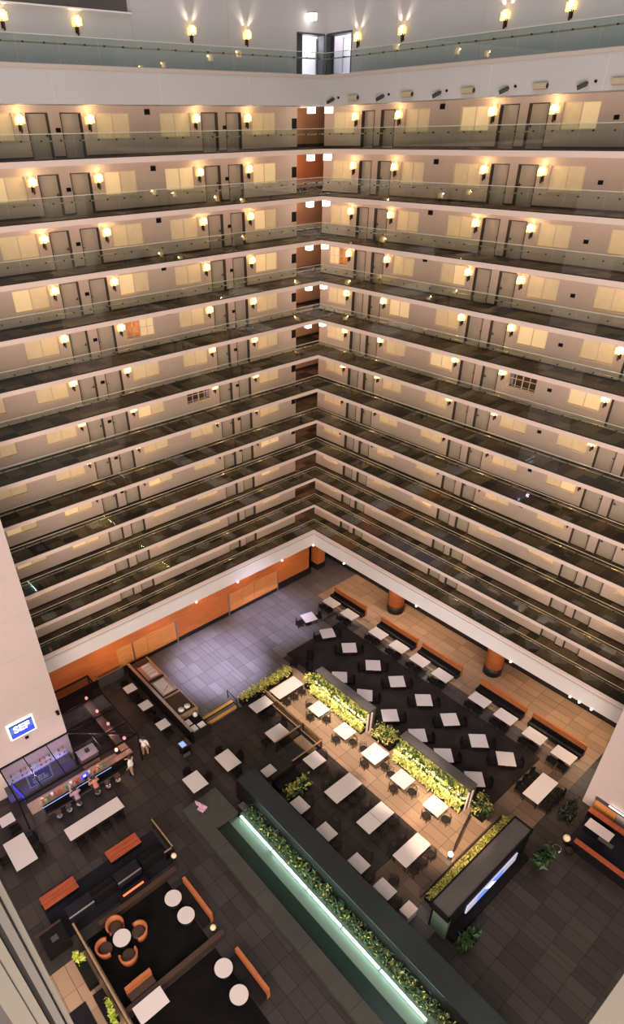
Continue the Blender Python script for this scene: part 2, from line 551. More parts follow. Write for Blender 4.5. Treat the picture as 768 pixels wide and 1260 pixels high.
# ------------------------------------------------------------------ sconces
def sconce_proto():
    t = thing('wall_sconce', 'x', 'sconce')
    MB().box(-.10, 0, -.42, .10, .03, .10).build('back_plate', 'bronze', t)
    g = MB()
    for i, (dx, dz, wv, hv) in enumerate(((-.18, .06, .055, .15), (.19, .03, .05, .17), (-.08, .14, .045, .15), (.08, .10, .05, .18), (0, -.06, .06, .09))):
        g.box(dx-wv, .04, dz-hv, dx+wv, .22, dz+hv)
    gs = g.build('glass_shade', 'sconce_glow', t)
    MB().box(-.085, .10, -.06, .085, .24, .17).build('bulb', 'sconce_core', gs)
    MB().lathe([(.03, -.50), (.055, -.46), (.06, -.2), (.09, -.12), (.09, -.08)], (0, .13, 0), 8).build('stem', 'bronze', t)
    return t
scp = sconce_proto()
first = True
def put_sconce(side, a, z, label, power, group):
    global first
    loc = (a, -DW, z) if side == 'L' else (-DW, a, z)
    rz = 0 if side == 'L' else -PI/2
    if first:
        scp.location = loc; scp.rotation_euler.z = rz; scp['label'] = label; scp['group'] = group; first = False
    else:
        cp(scp, loc, rz, label, group)
    d = .36
    p = (a, -DW+d, z+.20) if side == 'L' else (-DW+d, a, z+.20)
    point('sconce_lamp', p, power if z < ZT else 6, (1.0, .66, .30), .07)
    if z > ZT:
        q = (a, -DW+.14, z+.26) if side == 'L' else (-DW+.14, a, z+.26)
        for k in (-1, 1):
            tg = (a+k*.62, -DW+.02, z+1.1) if side == 'L' else (-DW+.02, a+k*.62, z+1.1)
            spot('sconce_beam', q, tg, 38, 110, (1.0, .80, .62), .02, .7)
for n in range(12, 3, -1):
    lv = ORD[14-n]
    for side, arr, nm in (('L', LS, 'left'), ('R', RS, 'right')):
        for i, a in enumerate(arr):
            put_sconce(side, a, n*H+1.70, 'lit brass sconce on %s wall, %s gallery from top, %s from the corner' % (nm, lv, ORD[i+1]), 26, 'brass sconces on the gallery walls')
for side, arr, nm in (('L', [4.84, 8.98, 16.27, 20.26, 27.5], 'left'), ('R', [.81, 4.56, 11.77, 15.55, 22.7, 26.5], 'right')):
    for i, a in enumerate(arr):
        put_sconce(side, a, ZT+2.02, 'lit brass sconce on the white top-storey %s wall, %s from the corner' % (nm, ORD[i+1]), 15, 'brass sconces on the top storey')

for n in (1, 2, 3):      # lamps of the lower galleries, their fittings are out of sight behind the slabs above
    for a in LS: point('sconce_lamp', (a, -DW+.36, n*H+1.9), 26, (1.0, .66, .30), .07)
    for a in RS: point('sconce_lamp', (-DW+.36, a, n*H+1.9), 26, (1.0, .66, .30), .07)
# cube lanterns near the corner
t = thing('cube_lantern', 'x', 'lantern')
MB().box(-.2, -.2, -.40, .2, .2, -.04).build('shade', 'lantern_glow', t)
MB().box(-.21, -.21, -.045, .21, .21, 0).build('ceiling_plate', 'dark_metal', t)
lp = t; fl = True
for n in range(12, 6, -1):
    zc = 35.98 if n == 12 else n*H+2.52
    for (x, y, nm) in ((.55, -.7, 'left'), (-.7, -.3, 'right')):
        lab = 'glowing white cube lantern at the corner, %s gallery from top, %s of the pair' % (ORD[14-n], nm)
        if fl: lp.location = (x, y, zc); lp['label'] = lab; lp['group'] = 'cube lanterns at the corner'; fl = False
        else: cp(lp, (x, y, zc), 0, lab, 'cube lanterns at the corner')
        point('lantern_lamp', (x, y, zc-.6), 7, (1, .74, .55), .15)

# ------------------------------------------------------------------ glass railings
PIT = 2.2
def railing(side, z, label, length, top=False):
    t = thing('glass_railing', label, 'railing', (0, 0, z), 0, 'glass railings of the galleries')
    key = side
    if key not in railing.c:
        pane = MB(); sbox(pane, side, .012, -.06, .05, PIT-.012, -.045, 1.12)
        railing.c[key] = pane.mesh('glass_panel', 'rail_glass')
    me = railing.c[key]
    k = 0
    a = .0 if side == 'L' else .0
    first_len = .88
    f = MB(); sbox(f, side, -.034 if side == 'L' else -.06, -.06, .05, first_len-.012, -.045, 1.12); f.build('glass_panel', 'rail_glass', t)
    a = first_len
    while a < length-1:
        inst('glass_panel', me, t, (a, 0, 0) if side == 'L' else (0, a, 0)); a += PIT
    h = MB(); sbox(h, side, -.034 if side == 'L' else -.19, -.19, .80, length, -.12, .86); hr = h.build('handrail', 'rail_metal', t)
    b = MB()
    a = .5
    while a < length:
        sbox(b, side, a-.035, -.15, .80, a+.035, -.035, .87); a += PIT/2
    b.build('brackets', 'dark_metal', hr)['kind'] = 'stuff'
    e = MB(); sbox(e, side, -.068 if side == 'R' else -.034, -.068, 1.12, length, -.037, 1.15); e.build('top_edge', 'edge_glass', t)
railing.c = {}
mat('edge_glass', (.62, .60, .50), .3)
for n in range(12, 0, -1):
    lv = ORD[14-n] if 14-n < 14 else 'lowest'
    railing('L', n*H, 'glass balustrade with steel handrail, left side, %s gallery from top' % lv, LX)
    railing('R', n*H, 'glass balustrade with steel handrail, right side, %s gallery from top' % lv, RY)
railing('L', ZT+.13, 'pale glass balustrade along the left side of the white top storey', LX)
railing('R', ZT+.13, 'pale glass balustrade along the right side of the white top storey', RY)

# ------------------------------------------------------------------ top storey
mb = MB()
mb.box(-2.7, -2.7, 35.98, LX, 0, ZT-.004)
mb.box(-2.7, 0, 35.98, 0, RY, ZT-.004)
mb.box(-6, -6, 35.98, .5, -2.7, ZT-.004)
f = struct(mb.build('floor_13', 'fascia_top'))
t = MB()
t.box(0, -.3, ZT-.02, LX, .05, ZT+.15); t.box(-.3, 0, ZT-.02, .05, RY, ZT+.15)
t.build('edge_trim', 'cap_strip', f)
# hairline joints of the fascia boards
t = MB()
for a in (6.4, 12.8, 19.2, 25.6):
    t.box(a-.012, 0, 35.99, a+.012, .004, ZT-.03); t.box(0, a-.012, 35.99, .004, a+.012, ZT-.03)
t.build('fascia_joint', 'fascia', f)
zt2 = 45
mb = MB()
mb.box(.62, -2.75, ZT, LX, -DW, zt2); mb.box(-DW, -2.75, 39.85, .62, -DW, zt2)
struct(mb.build('wall_left_top', 'wall_top'))
mb = MB()
mb.box(-2.75, .20, ZT, -DW, RY, zt2); mb.box(-2.75, -DW, 39.92, -DW, .20, zt2)
mb.box(-2.75, -2.75, ZT, -DW, -DW, zt2)
struct(mb.build('wall_right_top', 'wall_top'))
mb = MB()
for a in (6.2, 12.9, 21.8): mb.box(a-.02, -DW, 37.45, a+.02, -DW+.008, zt2)
for a in (4.0, 10.3, 18.6): mb.box(-DW, a-.02, 37.45, -DW+.008, a+.02, zt2)
struct(mb.build('trim_1', 'cap_strip'))
mb = MB().box(13.2, -DW, 40.05, LX, -1.95, 45)
struct(mb.build('trim_2', 'plank_grey'))
mb = MB().box(13.0, -DW, 39.98, LX, -1.88, 40.05)
struct(mb.build('trim_3', 'fascia_white'))
# open doors at the top corner, bright rooms behind
for side, a0, a1, k in (('L', -1.9, .62, 'left'), ('R', -2.2, .20, 'right')):
    mb = MB()
    sbox(mb, side, a0-.4, -5.6, ZT, a1+1.2, -5.5, 40.2)
    sbox(mb, side, a0-.5, -5.6, ZT, a0-.4, -2.75, 40.2); sbox(mb, side, a1+1.2, -5.6, ZT, a1+1.3, -2.75, 40.2)
    sbox(mb, side, a0-.5, -5.6, 40.2, a1+1.3, -2.75, 40.3)
    sbox(mb, side, a0-.5, -5.6, ZT-.05, a1+1.3, -2.75, ZT+.004)
    struct(mb.build('wall_room_%s' % k, 'room_white'))
    p = tr(side)((a0+a1)/2, -4.0, 39.6)
    point('room_lamp', p, 130, (.92, .90, 1.0), .3)
    j = MB()
    sbox(j, side, a0, -2.8, ZT, a0+.07, -DW+.03, 39.85); sbox(j, side, a1-.07, -2.8, ZT, a1, -DW+.03, 39.85); sbox(j, side, a0, -2.8, 39.80, a1, -DW+.03, 39.88)
    d = struct(j.build('door_%d' % door.k, 'leaf_door')); door.k += 1
    l = MB()
    if side == 'L': sbox(l, side, -.25, -2.62, ZT+.02, a1-.07, -2.55, 39.80)
    else: sbox(l, side, a0+.08, -2.62, ZT+.02, a0+.30, -2.55, 39.80)
    l.build('door_panel', 'leaf_door', d)
    l = MB()
    sbox(l, side, (a0+.9) if side == 'R' else a0+.1, -4.2, ZT+.02, (a0+1.0) if side == 'R' else a0+.2, -2.8, 39.7)
    l.build('door_panel', 'room_white', d)
t = cp(lp, (-.35, -1.72, 40.85), 0, 'white cube lantern hanging by the open doors on the top storey', 'cube lantern of the top storey')
MB().box(-.03, -.43, -.03, .03, 0, .02).build('wall_arm', 'dark_metal', t)
# security cameras and flood boxes on the right fascia
cam_t = fl_t = None
for i, a in enumerate((.87, 5.23, 9.57, 13.99, 18.36)):
    lab = 'dark bullet camera on the white right fascia, %s from the corner' % ORD[i+1]
    if cam_t is None:
        cam_t = thing('security_camera', lab, 'camera', (.0, a, 36.30), 0, 'bullet cameras on the fascia')
        MB().lathe([(.08, 0), (.08, .06)], (0, 0, 0), 8).build('mount', 'dark_metal', cam_t).rotation_euler = (0, PI/2, 0)
        MB().tube([(.05, 0, 0), (.22, -.02, -.06)], .03).build('arm', 'dark_metal', cam_t)
        MB().tube([(.16, .12, 0), (.36, -.26, -.18)], .10, 8).build('body', 'dark_metal', cam_t)
        MB().tube([(0, .46, .06), (.09, .46, .06)], .06, 8).build('sensor', 'black_matte', cam_t)
    else: cp(cam_t, (0, a, 36.30), 0, lab, 'bullet cameras on the fascia')
for i, a in enumerate((2.8, 7.23, 11.57, 15.97, 20.11)):
    lab = 'beige flood light box on the white right fascia, %s from the corner' % ORD[i+1]
    if fl_t is None:
        fl_t = thing('flood_light', lab, 'lamp', (0, a, 36.30), 0, 'flood light boxes on the fascia')
        MB().tube([(.16, -.38, 0), (.16, .38, 0)], .15, 8).build('housing', 'lens_box', fl_t)
        MB().box(0, -.30, -.10, .10, .30, .10).build('mount', 'dark_metal', fl_t)
        MB().tube([(.16, .382, 0), (.16, .40, 0)], .11, 8).build('lens', 'dark_metal', fl_t)
    else: cp(fl_t, (0, a, 36.30), 0, lab, 'flood light boxes on the fascia')

# ------------------------------------------------------------------ podium fascia, soffit, lobby walls
mb = MB()
mb.box(.06, -.30, 1.08, LX, .06, 2.22); mb.box(-.30, -.30, 1.08, .06, RY, 2.22)
mb.box(.0, -.30, 2.22, LX, .0, 2.52); mb.box(-.30, -.30, 2.22, 0, RY, 2.52)
struct(mb.build('trim_4', 'fascia_white'))
mb = MB().box(.10, .0, 2.30, LX, .03, 2.42).box(.0, .0, 2.30, .03, RY, 2.42)  # thin shadow line along the podium, put in as a darker strip
struct(mb.build('trim_5', 'cap_strip'))
mb = MB().box(-5.2, -5.2, 1.12, LX, -.30, 1.30).box(-5.2, -.30, 1.12, -.30, 33, 1.30)
struct(mb.build('ceiling', 'fascia'))
mb = MB().box(-1.4, -2.1, ZL-.3, LX, -1.75, 1.12)
wlo = struct(mb.build('wall_lobby_left', 'orange_wood'))
mb = MB().box(-1.4, -1.75, ZU, 3.3, -1.71, ZU+.85).box(9.6, -1.75, ZU, 15.4, -1.71, ZU+.45).box(3.3, -1.75, ZU, 9.6, -1.70, ZU+.35).box(15.4, -1.75, ZL, LX, -1.70, ZU+.35)
mb.build('baseboard', 'black_base', wlo)
pm = MB().box(0, 0, 0, 1.48, .05, 2.05).mesh('wall_panel', ['orange_panel'])
for x in (20.15, 18.65, 17.15, 15.66, 7.94, 6.41, 4.88, 3.38): inst('wall_panel', pm, wlo, (x, -1.75, ZU+.48))
sm = MB().box(0, 0, 0, .10, .09, 2.5).mesh('steel_post', ['steel'])
for x in (15.50, 9.50, 20.02, 3.28): inst('steel_post', sm, wlo, (x, -1.75, ZU))
mb = MB().box(-5.3, -5.3, ZL-.3, -5.0, 33, 1.12)
wro = struct(mb.build('wall_lobby_right', 'orange_wood'))
MB().box(-5.0, -5, ZU, -4.95, 33, ZU+1.35).build('baseboard', 'black_base', wro)
mb = MB().box(-5.0, -5.3, ZL-.3, -1.1, -5.0, 1.12)
struct(mb.build('wall_lobby_back', 'orange_wood'))
struct(MB().box(-1.4, -5.3, ZL-.3, -1.1, -1.75, 1.12).build('wall_lobby_return', 'orange_wood'))

def column(x, y, r, label):
    t = thing('round_column', label, 'column', (x, y, ZU), 0, None)
    smooth(MB().lathe([(r, .8), (r, 5.1)], (0, 0, 0), 28).build('shaft', 'orange_wood', t))
    smooth(MB().lathe([(r+.04, 0), (r+.04, .8)], (0, 0, 0), 28).build('base', 'black_base', t))
    MB().box(r-.02, -.10, 4.2, r+.06, .18, 4.45).build('sensor_plate', 'black_matte', t)
column(-3.35, 8.45, .78, 'orange wood-clad round column with black base, beside the first banquette from the corner')
column(-3.1, 19.75, .76, 'orange wood-clad round column with black base, between second and third banquette gaps')
column(-2.9, 31.0, .76, 'orange wood-clad round column partly hidden by the right white pillar')
t = thing('square_column', 'orange square pillar with green-black base at the back corner of the lobby', 'column', (-2.9, -2.5, ZU))
MB().box(-.55, -.75, .7, .55, .75, 5.1).build('shaft', 'orange_wood', t)
MB().box(-.58, -.78, 0, .58, .78, .7).build('base', 'black_base', t)
MB().box(.55, .2, 3.2, .60, .6, 4.0).build('poster_plate', 'lamp_white', t)
# downlights in the soffit
dl = None
for i, (x, y) in enumerate([(-.75, 3.5), (-.75, 11.5), (-.75, 17.5), (-.75, 23.0), (-.75, 27.3), (-.75, 28.0), (-.75, 28.9), (-3.0, 5.5), (-3.6, 14), (-3.6, 25), (3, -.9), (8, -.9), (13, -.9), (18.5, -.9), (24, -.9)]):
    lab = 'small white downlight in the lobby soffit, %s' % (('%s one over the banquettes' % ORD[i+1]) if i < 10 else '%s along the left wall' % ORD[i-9])
    if dl is None:
        dl = thing('downlight', lab, 'lamp', (x, y, 1.12), 0, 'downlights under the lobby soffit')
        MB().lathe([(.13, -.05), (.13, 0)], (0, 0, 0), 10).build('ring', 'white_china', dl)
        MB().lathe([(.10, -.07), (.10, -.05)], (0, 0, 0), 10).build('lens', 'lamp_white', dl)
    else: cp(dl, (x, y, 1.12), 0, lab, 'downlights under the lobby soffit')
for y in (3.5, 9.5, 14.5, 20, 25, 29.5):
    spot('soffit_spot', (-2.6, y, .95), (-2.4, y, -4), 120, 760, (1.0, .74, .50), .12, .8)
for x in (2.5, 7.5, 12.5, 17.5, 22.5):
    spot('soffit_spot_left', (x, -.7, .95), (x, -1.5, -4), 110, 150, (1.0, .62, .34), .12, .8)
# small recessed lamps in the podium fascia
lm = None
for i, (x, y) in enumerate(((.1, .1), (4.2, .1), (9.6, .1), (14.2, .1), (.1, 4.4), (.1, 13.2), (.1, 22.5), (.1, 27.4), (.1, 28.1), (.1, 29))):
    lab = 'tiny dome lamp under the white podium edge, %s' % ('left side, %s from the corner' % ORD[i+1] if i < 4 else 'right side, %s from the corner' % ORD[i-3])
    if lm is None:
        lm = thing('dome_lamp', lab, 'lamp', (x, y, 1.08), 0, 'dome lamps under the podium edge')
        MB().lathe([(.03, -.11), (.07, -.08), (.09, -.02), (.09, 0)], (0, 0, 0), 10).build('dome', 'lamp_white', lm)
    else: cp(lm, (x, y, 1.08), 0, lab, 'dome lamps under the podium edge')

# ------------------------------------------------------------------ lobby floors
def floor_area(name, rects, z0, z1, zones, slabmat):
    mb = MB()
    for r in rects: mb.box(r[0], r[1], z0, r[2], r[3], z1-.03)
    o = struct(mb.build(name, slabmat))
    tiles = []
    for x0, y0, x1, y1 in rects:
        i0, i1 = math.floor(x0/.8), math.ceil(x1/.8)
        j0, j1 = math.floor(y0/1.6), math.ceil(y1/1.6)
        for i in range(i0, i1):
            for j in range(j0, j1):
                a, b, c, d = max(x0, i*.8), max(y0, j*1.6), min(x1, i*.8+.8), min(y1, j*1.6+1.6)
                if c-a < .08 or d-b < .08: continue
                cx, cy = (a+c)/2, (b+d)/2
                mt = 'stone_grey'
                skip = False
                for (zx0, zy0, zx1, zy1, zm) in zones:
                    if zx0 <= cx <= zx1 and zy0 <= cy <= zy1: mt = zm
                if mt is None: continue
                dist = (cx-36.8)**2+(cy-38.4)**2+38**2
                tiles.append((dist, a, b, c, d, mt))
    tiles.sort()
    cache = {}
    rest = MB(); names = ['stone_mid', 'stone_grey', 'stone_warm', 'stone_dark', 'stone_brown']
    # the tiles that show largest and lie inside the frame stand alone, the others stay joined
    def seen(t): return vis(((t[1]+t[3])/2, (t[2]+t[4])/2, z1))
    big = [t for t in tiles if seen(t)][:290]
    ids = set(id(t) for t in big)
    for t in tiles:
        d_, a, b, c, d, mt = t
        dz = random.uniform(-.004, .004)
        if id(t) in ids:
            key = (round(c-a, 3), round(d-b, 3), mt)
            if key not in cache:
                cache[key] = MB().box(.012, .012, -.03, key[0]-.012, key[1]-.012, 0).mesh('floor_tile', mt)
            inst('floor_tile', cache[key], o, (a, b, z1+dz))
        else:
            rest.box(a+.012, b+.012, z1-.03, c-.012, d-.012, z1+dz, names.index(mt))
    if rest.f:
        ro = rest.build('floor_tiles', names, o); ro['kind'] = 'stuff'
    return o
def vis(p):
    d = Vector(p)-Vector((36.7676, 38.3594, 34.7132))
    zc = d.dot(fw)
    px = 335.6+769.8*d.dot(rt)/zc; py = 718.8-769.8*d.dot(up)/zc
    return -5 < px < 773 and py < 1265
floor_area('floor', [(-5, -5, 14, 42), (14, -2, 19.3, 7.75), (14, 7.75, 16.2, 8.6), (14, 15.9, 22, 42)], ZL-.3, ZU,
    [(9.9, 8.6, 14, 28.4, 'stone_warm'), (-5, 2, .6, 33, 'stone_warm'), (14, 15.9, 20.2, 28.4, 'stone_dark'), (14, 25.6, 20.2, 28.4, 'stone_brown'), (.6, 5, 3.4, 28, 'stone_mid'), (2.2, 6.2, 10, 28, 'stone_dark'), (-5, 29.9, 22, 42, 'stone_dark'), (2.2, 27.6, 10, 29.9, 'stone_brown'), (.6, 27, 2.2, 31, 'stone_brown')], 'joint')  # warm and brown zones: stone colour with lamplight partly painted in
floor_area('floor_bar', [(14, 8.6, 20, 15.9), (20, -2, 42, 42), (16.2, 8.3, 19.3, 8.6), (19.3, -2, 20, 8.6)], ZL-.5, ZL,
    [(14, -2, 42, 42, 'stone_dark'), (34.8, 17, 42, 42, 'stone_warm')], 'joint')
# two steps with yellow nosings
t = struct(MB().box(16.2, 7.75, ZL, 19.3, 8.35, ZU-.17).build('floor_step', 'stone_grey'))
MB().box(16.2, 7.50, ZU-.001, 19.3, 7.76, ZU+.012).build('nosing', 'yellow_nosing', t)
MB().box(16.2, 8.06, ZU-.171, 19.3, 8.36, ZU-.155).build('nosing', 'yellow_nosing', t)
tag(MB().box(2.2, 6.2, ZU-.02, 9.0, 27.6, ZU+.012).build('carpet', 'carpet_charcoal'), 'charcoal carpet under the diagonal white tables between banquettes and green walls', 'carpet')
tag(MB().box(28.75, 17.2, ZL-.01, 34.4, 22.1, ZL+.012).build('carpet', 'carpet_black'), 'black carpet under the round tables with orange tub chairs', 'carpet')
tag(MB().box(28.75, 22.5, ZL-.01, 34.4, 31, ZL+.012).build('carpet', 'carpet_black'), 'black carpet below the dark divider at the bottom edge', 'carpet')
tag(MB().box(27.6, 13.4, ZL-.01, 35.6, 16.4, ZL+.012).build('carpet', 'carpet_blue'), 'dark blue-grey rug around the two red wood benches', 'carpet')

# ------------------------------------------------------------------ pillars
t = MB().box(28.9, -.1, ZL, 40, 4.2, 30)
p = struct(t.build('wall_pillar_left', 'pillar_white'))
j = MB()
for z in (13.1, 10.1, 7.1, 4.1, 1.1): j.box(28.9, 4.2, z-.02, 40, 4.206, z+.02)
j.build('panel_joint', 'cap_strip', p)
t = MB().box(-.1, 31.5, ZU, 3.3, 44, 30)
p = struct(t.build('wall_pillar_right', 'pillar_white'))
j = MB()
for z in (5.3, 1.9, -1.0): j.box(3.3, 31.5, z-.02, 3.306, 44, z+.02)
j.build('panel_joint', 'cap_strip', p)
# the near jamb posts at both sides of the viewpoint
t = MB()
t.box(36.80, 32.6, ZL, 36.872, 33.36, 28.3)
p = struct(t.build('trim_6', 'jamb_cream'))
MB().box(36.872, 32.6, ZL, 36.90, 33.22, 28.3).build('groove', 'black_base', p)
MB().box(36.90, 32.6, ZL, 37.00, 33.40, 28.3).build('post', 'jamb_grey', p)
MB().box(37.00, 32.6, ZL, 37.07, 33.16, 28.3).build('groove', 'black_base', p)
MB().box(37.07, 32.6, ZL, 37.18, 33.40, 28.3).build('post', 'jamb_cream', p)
MB().box(37.18, 32.6, ZL, 37.20, 33.36, 28.3).build('groove', 'jamb_grey', p)
MB().box(37.20, 32.6, ZL, 37.43, 33.40, 28.3).build('post', 'jamb_cream', p)
MB().box(37.43, 32.6, ZL, 38.2, 33.10, 28.3).build('groove', 'black_base', p)
t = MB().box(31.4, 38.43, ZU, 31.77, 39.0, 27.2)
p = struct(t.build('trim_7', 'jamb_cream'))
MB().box(31.4, 39.0, ZU, 31.6, 39.5, 27.2).build('groove', 'black_base', p)

# ------------------------------------------------------------------ chairs
def chair_proto(kind):
    if kind == 'black':
        t = thing('dining_chair', 'x', 'chair')
        MB().box(-.27, -.28, .40, .27, .28, .47).build('seat', 'black_leather', t)
        b = MB()
        for i in range(6):
            a0, a1 = R(-60+20*i), R(-40+20*i)
            b.add([(-.33*math.cos(a)*s_-.0, .33*math.sin(a)*s_, z) for z in (.47, .86) for a in (a0, a1) for s_ in (.88, 1.0)],
                  [(0,2,3,1),(4,5,7,6),(0,1,5,4),(2,6,7,3),(1,3,7,5),(0,4,6,2)])
        b.build('backrest', 'black_leather', t)
        lm = 'dark_metal'
    elif kind == 'wire':
        t = thing('wire_chair', 'x', 'chair')
        MB().lathe([(.10, .43), (.27, .43), (.28, .45), (.10, .455)], (0, 0, 0), 10).build('seat', 'chair_seat', t)
        b = MB()
        for z, rr in ((.62, .29), (.82, .30)):
            b.tube([(-rr*math.cos(R(q)), rr*math.sin(R(q)), z) for q in range(-85, 86, 17)], .018, 5)
        for q in (-75, -50, -25, 0, 25, 50, 75):
            b.tube([(-.26*math.cos(R(q)), .26*math.sin(R(q)), .45), (-.30*math.cos(R(q)), .30*math.sin(R(q)), .82)], .014, 4)
        o = b.build('backrest', 'chair_wire', t); o['kind'] = 'stuff'
        lm = 'chair_wire'
    else:
        t = thing('tub_chair', 'x', 'chair')
        n = 14
        vs = []
        for i in range(n+1):
            q = R(-112+224*i/n)
            for rr, z in ((.40, .10), (.50, .14), (.56, .80), (.46, .80), (.40, .42)):
                hh = z if z < .5 else z-.18*abs(math.sin(q*.5))**2
                vs.append((-rr*math.cos(q), rr*math.sin(q), hh))
        fs = []
        for i in range(n):
            for k in range(5):
                fs.append((i*5+k, i*5+(k+1) % 5, (i+1)*5+(k+1) % 5, (i+1)*5+k))
        fs += [tuple(range(5)), tuple(range(len(vs)-1, len(vs)-6, -1))]
        smooth(MB().add(vs, fs).build('shell', 'orange_leather', t))
        MB().lathe([(.38, .30), (.40, .34), (.39, .44), (.34, .47)], (.03, 0, 0), 14).build('seat', 'leather_brown', t)
        lm = 'dark_metal'
    lg = MB().tube([(0, 0, 0), (0, 0, .42 if kind != 'tub' else .14)], .022, 5).mesh('leg', lm)
    rr = .24 if kind != 'wire' else .20
    for x in (-rr, rr):
        for y in (-rr, rr): inst('leg', lg, t, (x, y, 0))
    if kind != 'tub': t.scale = (1.16, 1.16, 1)
    return t
PROTO = {}
def put_chair(kind, x, y, ang, z, label, group):
    if kind not in PROTO:
        t = chair_proto(kind); PROTO[kind] = t
        t.location = (x, y, z); t.rotation_euler.z = ang; t['label'] = label; t['group'] = group
        return t
    return cp(PROTO[kind], (x, y, z), ang, label, group)

def put_stool(x, y, z, label, group):
    if 'stool' not in PROTO:
        t = thing('bar_stool', label, 'stool', (x, y, z), 0, group)
        MB().lathe([(.20, .70), (.24, .72), (.24, .78), (.20, .80)], (0, 0, 0), 12).build('seat', 'leather_brown', t)
        MB().lathe([(.03, .03), (.03, .70)], (0, 0, 0), 8).build('post', 'dark_metal', t)
        MB().lathe([(.24, 0), (.24, .02), (.04, .05)], (0, 0, 0), 14).build('base', 'dark_metal', t)
        MB().lathe([(.19, .28), (.21, .29), (.21, .31), (.19, .32)], (0, 0, 0), 12).build('foot_ring', 'steel', t)
        PROTO['stool'] = t
        return t
    return cp(PROTO['stool'], (x, y, z), 0, label, group)

# ------------------------------------------------------------------ tables
tcache = {}
def table(x, y, z, lx, ly, rz, label, group, round_=False):
    key = (lx, ly, round_)
    if key in tcache:
        return cp(tcache[key], (x, y, z), rz, label, group)
    t = thing('dining_table' if not round_ else 'round_table', label, 'table', (x, y, z), rz, group)
    if round_:
        MB().lathe([(lx/2-.02, .72), (lx/2, .73), (lx/2, .75)], (0, 0, 0), 28).build('table_top', 'table_white', t)
    else:
        MB().box(-lx/2, -ly/2, .735, lx/2, ly/2, .76).build('table_top', 'table_white', t)
        MB().box(-lx/2+.03, -ly/2+.03, .70, lx/2-.03, ly/2-.03, .735).build('apron', 'table_edge', t)
    if lx > 2 and not round_:
        lg = MB().box(-.035, -.035, 0, .035, .035, .70).mesh('leg', 'dark_metal')
        for sx in (-1, 1):
            for sy in (-1, 1): inst('leg', lg, t, (sx*(lx/2-.12), sy*(ly/2-.12), 0))
    else:
        MB().lathe([(.045, .03), (.045, .72)], (0, 0, 0), 10).build('column', 'dark_metal', t)
        MB().lathe([(.30, 0), (.30, .02), (.05, .05)], (0, 0, 0), 16).build('base', 'dark_metal', t)
    tcache[key] = t
    return t
BK = 'black dining chairs'
# tables along the banquettes
for i, y in enumerate((4.1, 6.6, 10.32, 12.8, 15.17, 17.62, 21.39, 23.8, 26.35, 28.75)):
    nm = ORD[i+1]
    table(1.23, y, ZU, 1.1, 1.58, 0, 'white rectangular table at the orange banquettes, %s from the back corner' % nm, 'banquette tables')
    for k, dy in enumerate((-.42, .42)):
        put_chair('black', 2.05, y+dy, PI, ZU, 'black chair facing the banquette at its %s table, %s seat' % (nm, ('left', 'right')[k]), BK)
# diagonal tables on the charcoal carpet
AX = R(141)
def diag(x, y, rz, row, i):
    table(x, y, ZU+.012, 1.28, 1.28, rz, 'white square table turned diagonally, %s row from the banquettes, %s from left' % (row, ORD[i]), 'diagonal square tables')
    for k, sgn in enumerate((1, -1)):
        a = rz if abs(rz-AX) < .2 else rz
        d = .98
        put_chair('black', x+sgn*d*math.cos(a), y+sgn*d*math.sin(a), a if sgn < 0 else a+PI, ZU+.012,
            'black chair on the %s side of %s diagonal table, %s row' % (('right', 'left')[k], ORD[i], row), BK)
for i, (x, y, rz) in enumerate(((4.5, 4.34, R(165)), (4.8, 7.22, R(152)), (4.72, 9.95, AX), (4.79, 12.92, R(136)), (4.74, 15.59, R(141)), (4.72, 18.43, R(138)), (4.80, 21.11, R(142)), (4.9, 23.84, R(137)), (4.8, 26.16, R(133)))):
    diag(x, y, rz, 'first', i+1)
for i, (x, y, rz) in enumerate(((8.03, 12.04, R(136)), (7.96, 14.89, R(132)), (8.06, 17.73, AX), (7.98, 20.49, R(140)), (8.02, 22.97, R(138)), (8.05, 25.72, R(136)))):
    diag(x, y, rz, 'second', i+1)
# big table on the right
table(5.17, 29.2, ZU, 2.68, 1.2, 0, 'large pale rectangular table alone at the right end by the white pillar', 'large table by the pillar')
for i, x in enumerate((4.2, 5.1, 6.0)):
    put_chair('black', x, 28.22, PI/2, ZU, 'black chair on the left side of the large pillar table, %s from back' % ORD[i+1], BK)
    put_chair('black', x, 30.18, -PI/2, ZU, 'black chair on the right side of the large pillar table, %s from back' % ORD[i+1], BK)
# small tables in front of the lit green walls
WC = 'bronze wire chairs on the terrace'
for i, (x, y, lx, ly) in enumerate(((11.85, 13.5, 1.25, 1.32), (11.91, 16.5, 1.25, 1.32), (11.76, 19.52, 1.58, 1.45), (11.95, 22.36, 1.25, 1.32), (11.92, 25.29, 1.25, 1.32))):
    nm = ORD[i+1]
    table(x, y, ZU, lx, ly, 0, 'bright square table in front of the lit green walls, %s from left' % nm, 'green wall tables')
    put_chair('wire', x+lx/2+.28, y-.05, PI, ZU, 'bronze wire chair at the near side of %s green wall table' % nm, WC)
    put_chair('wire', x+.12, y+ly/2+.34, -PI/2, ZU, 'bronze wire chair at the right side of %s green wall table' % nm, WC)
    if i in (0, 2, 3): put_chair('wire', x+.1, y-ly/2-.30, PI/2, ZU, 'bronze wire chair at the left side of %s green wall table' % nm, WC)
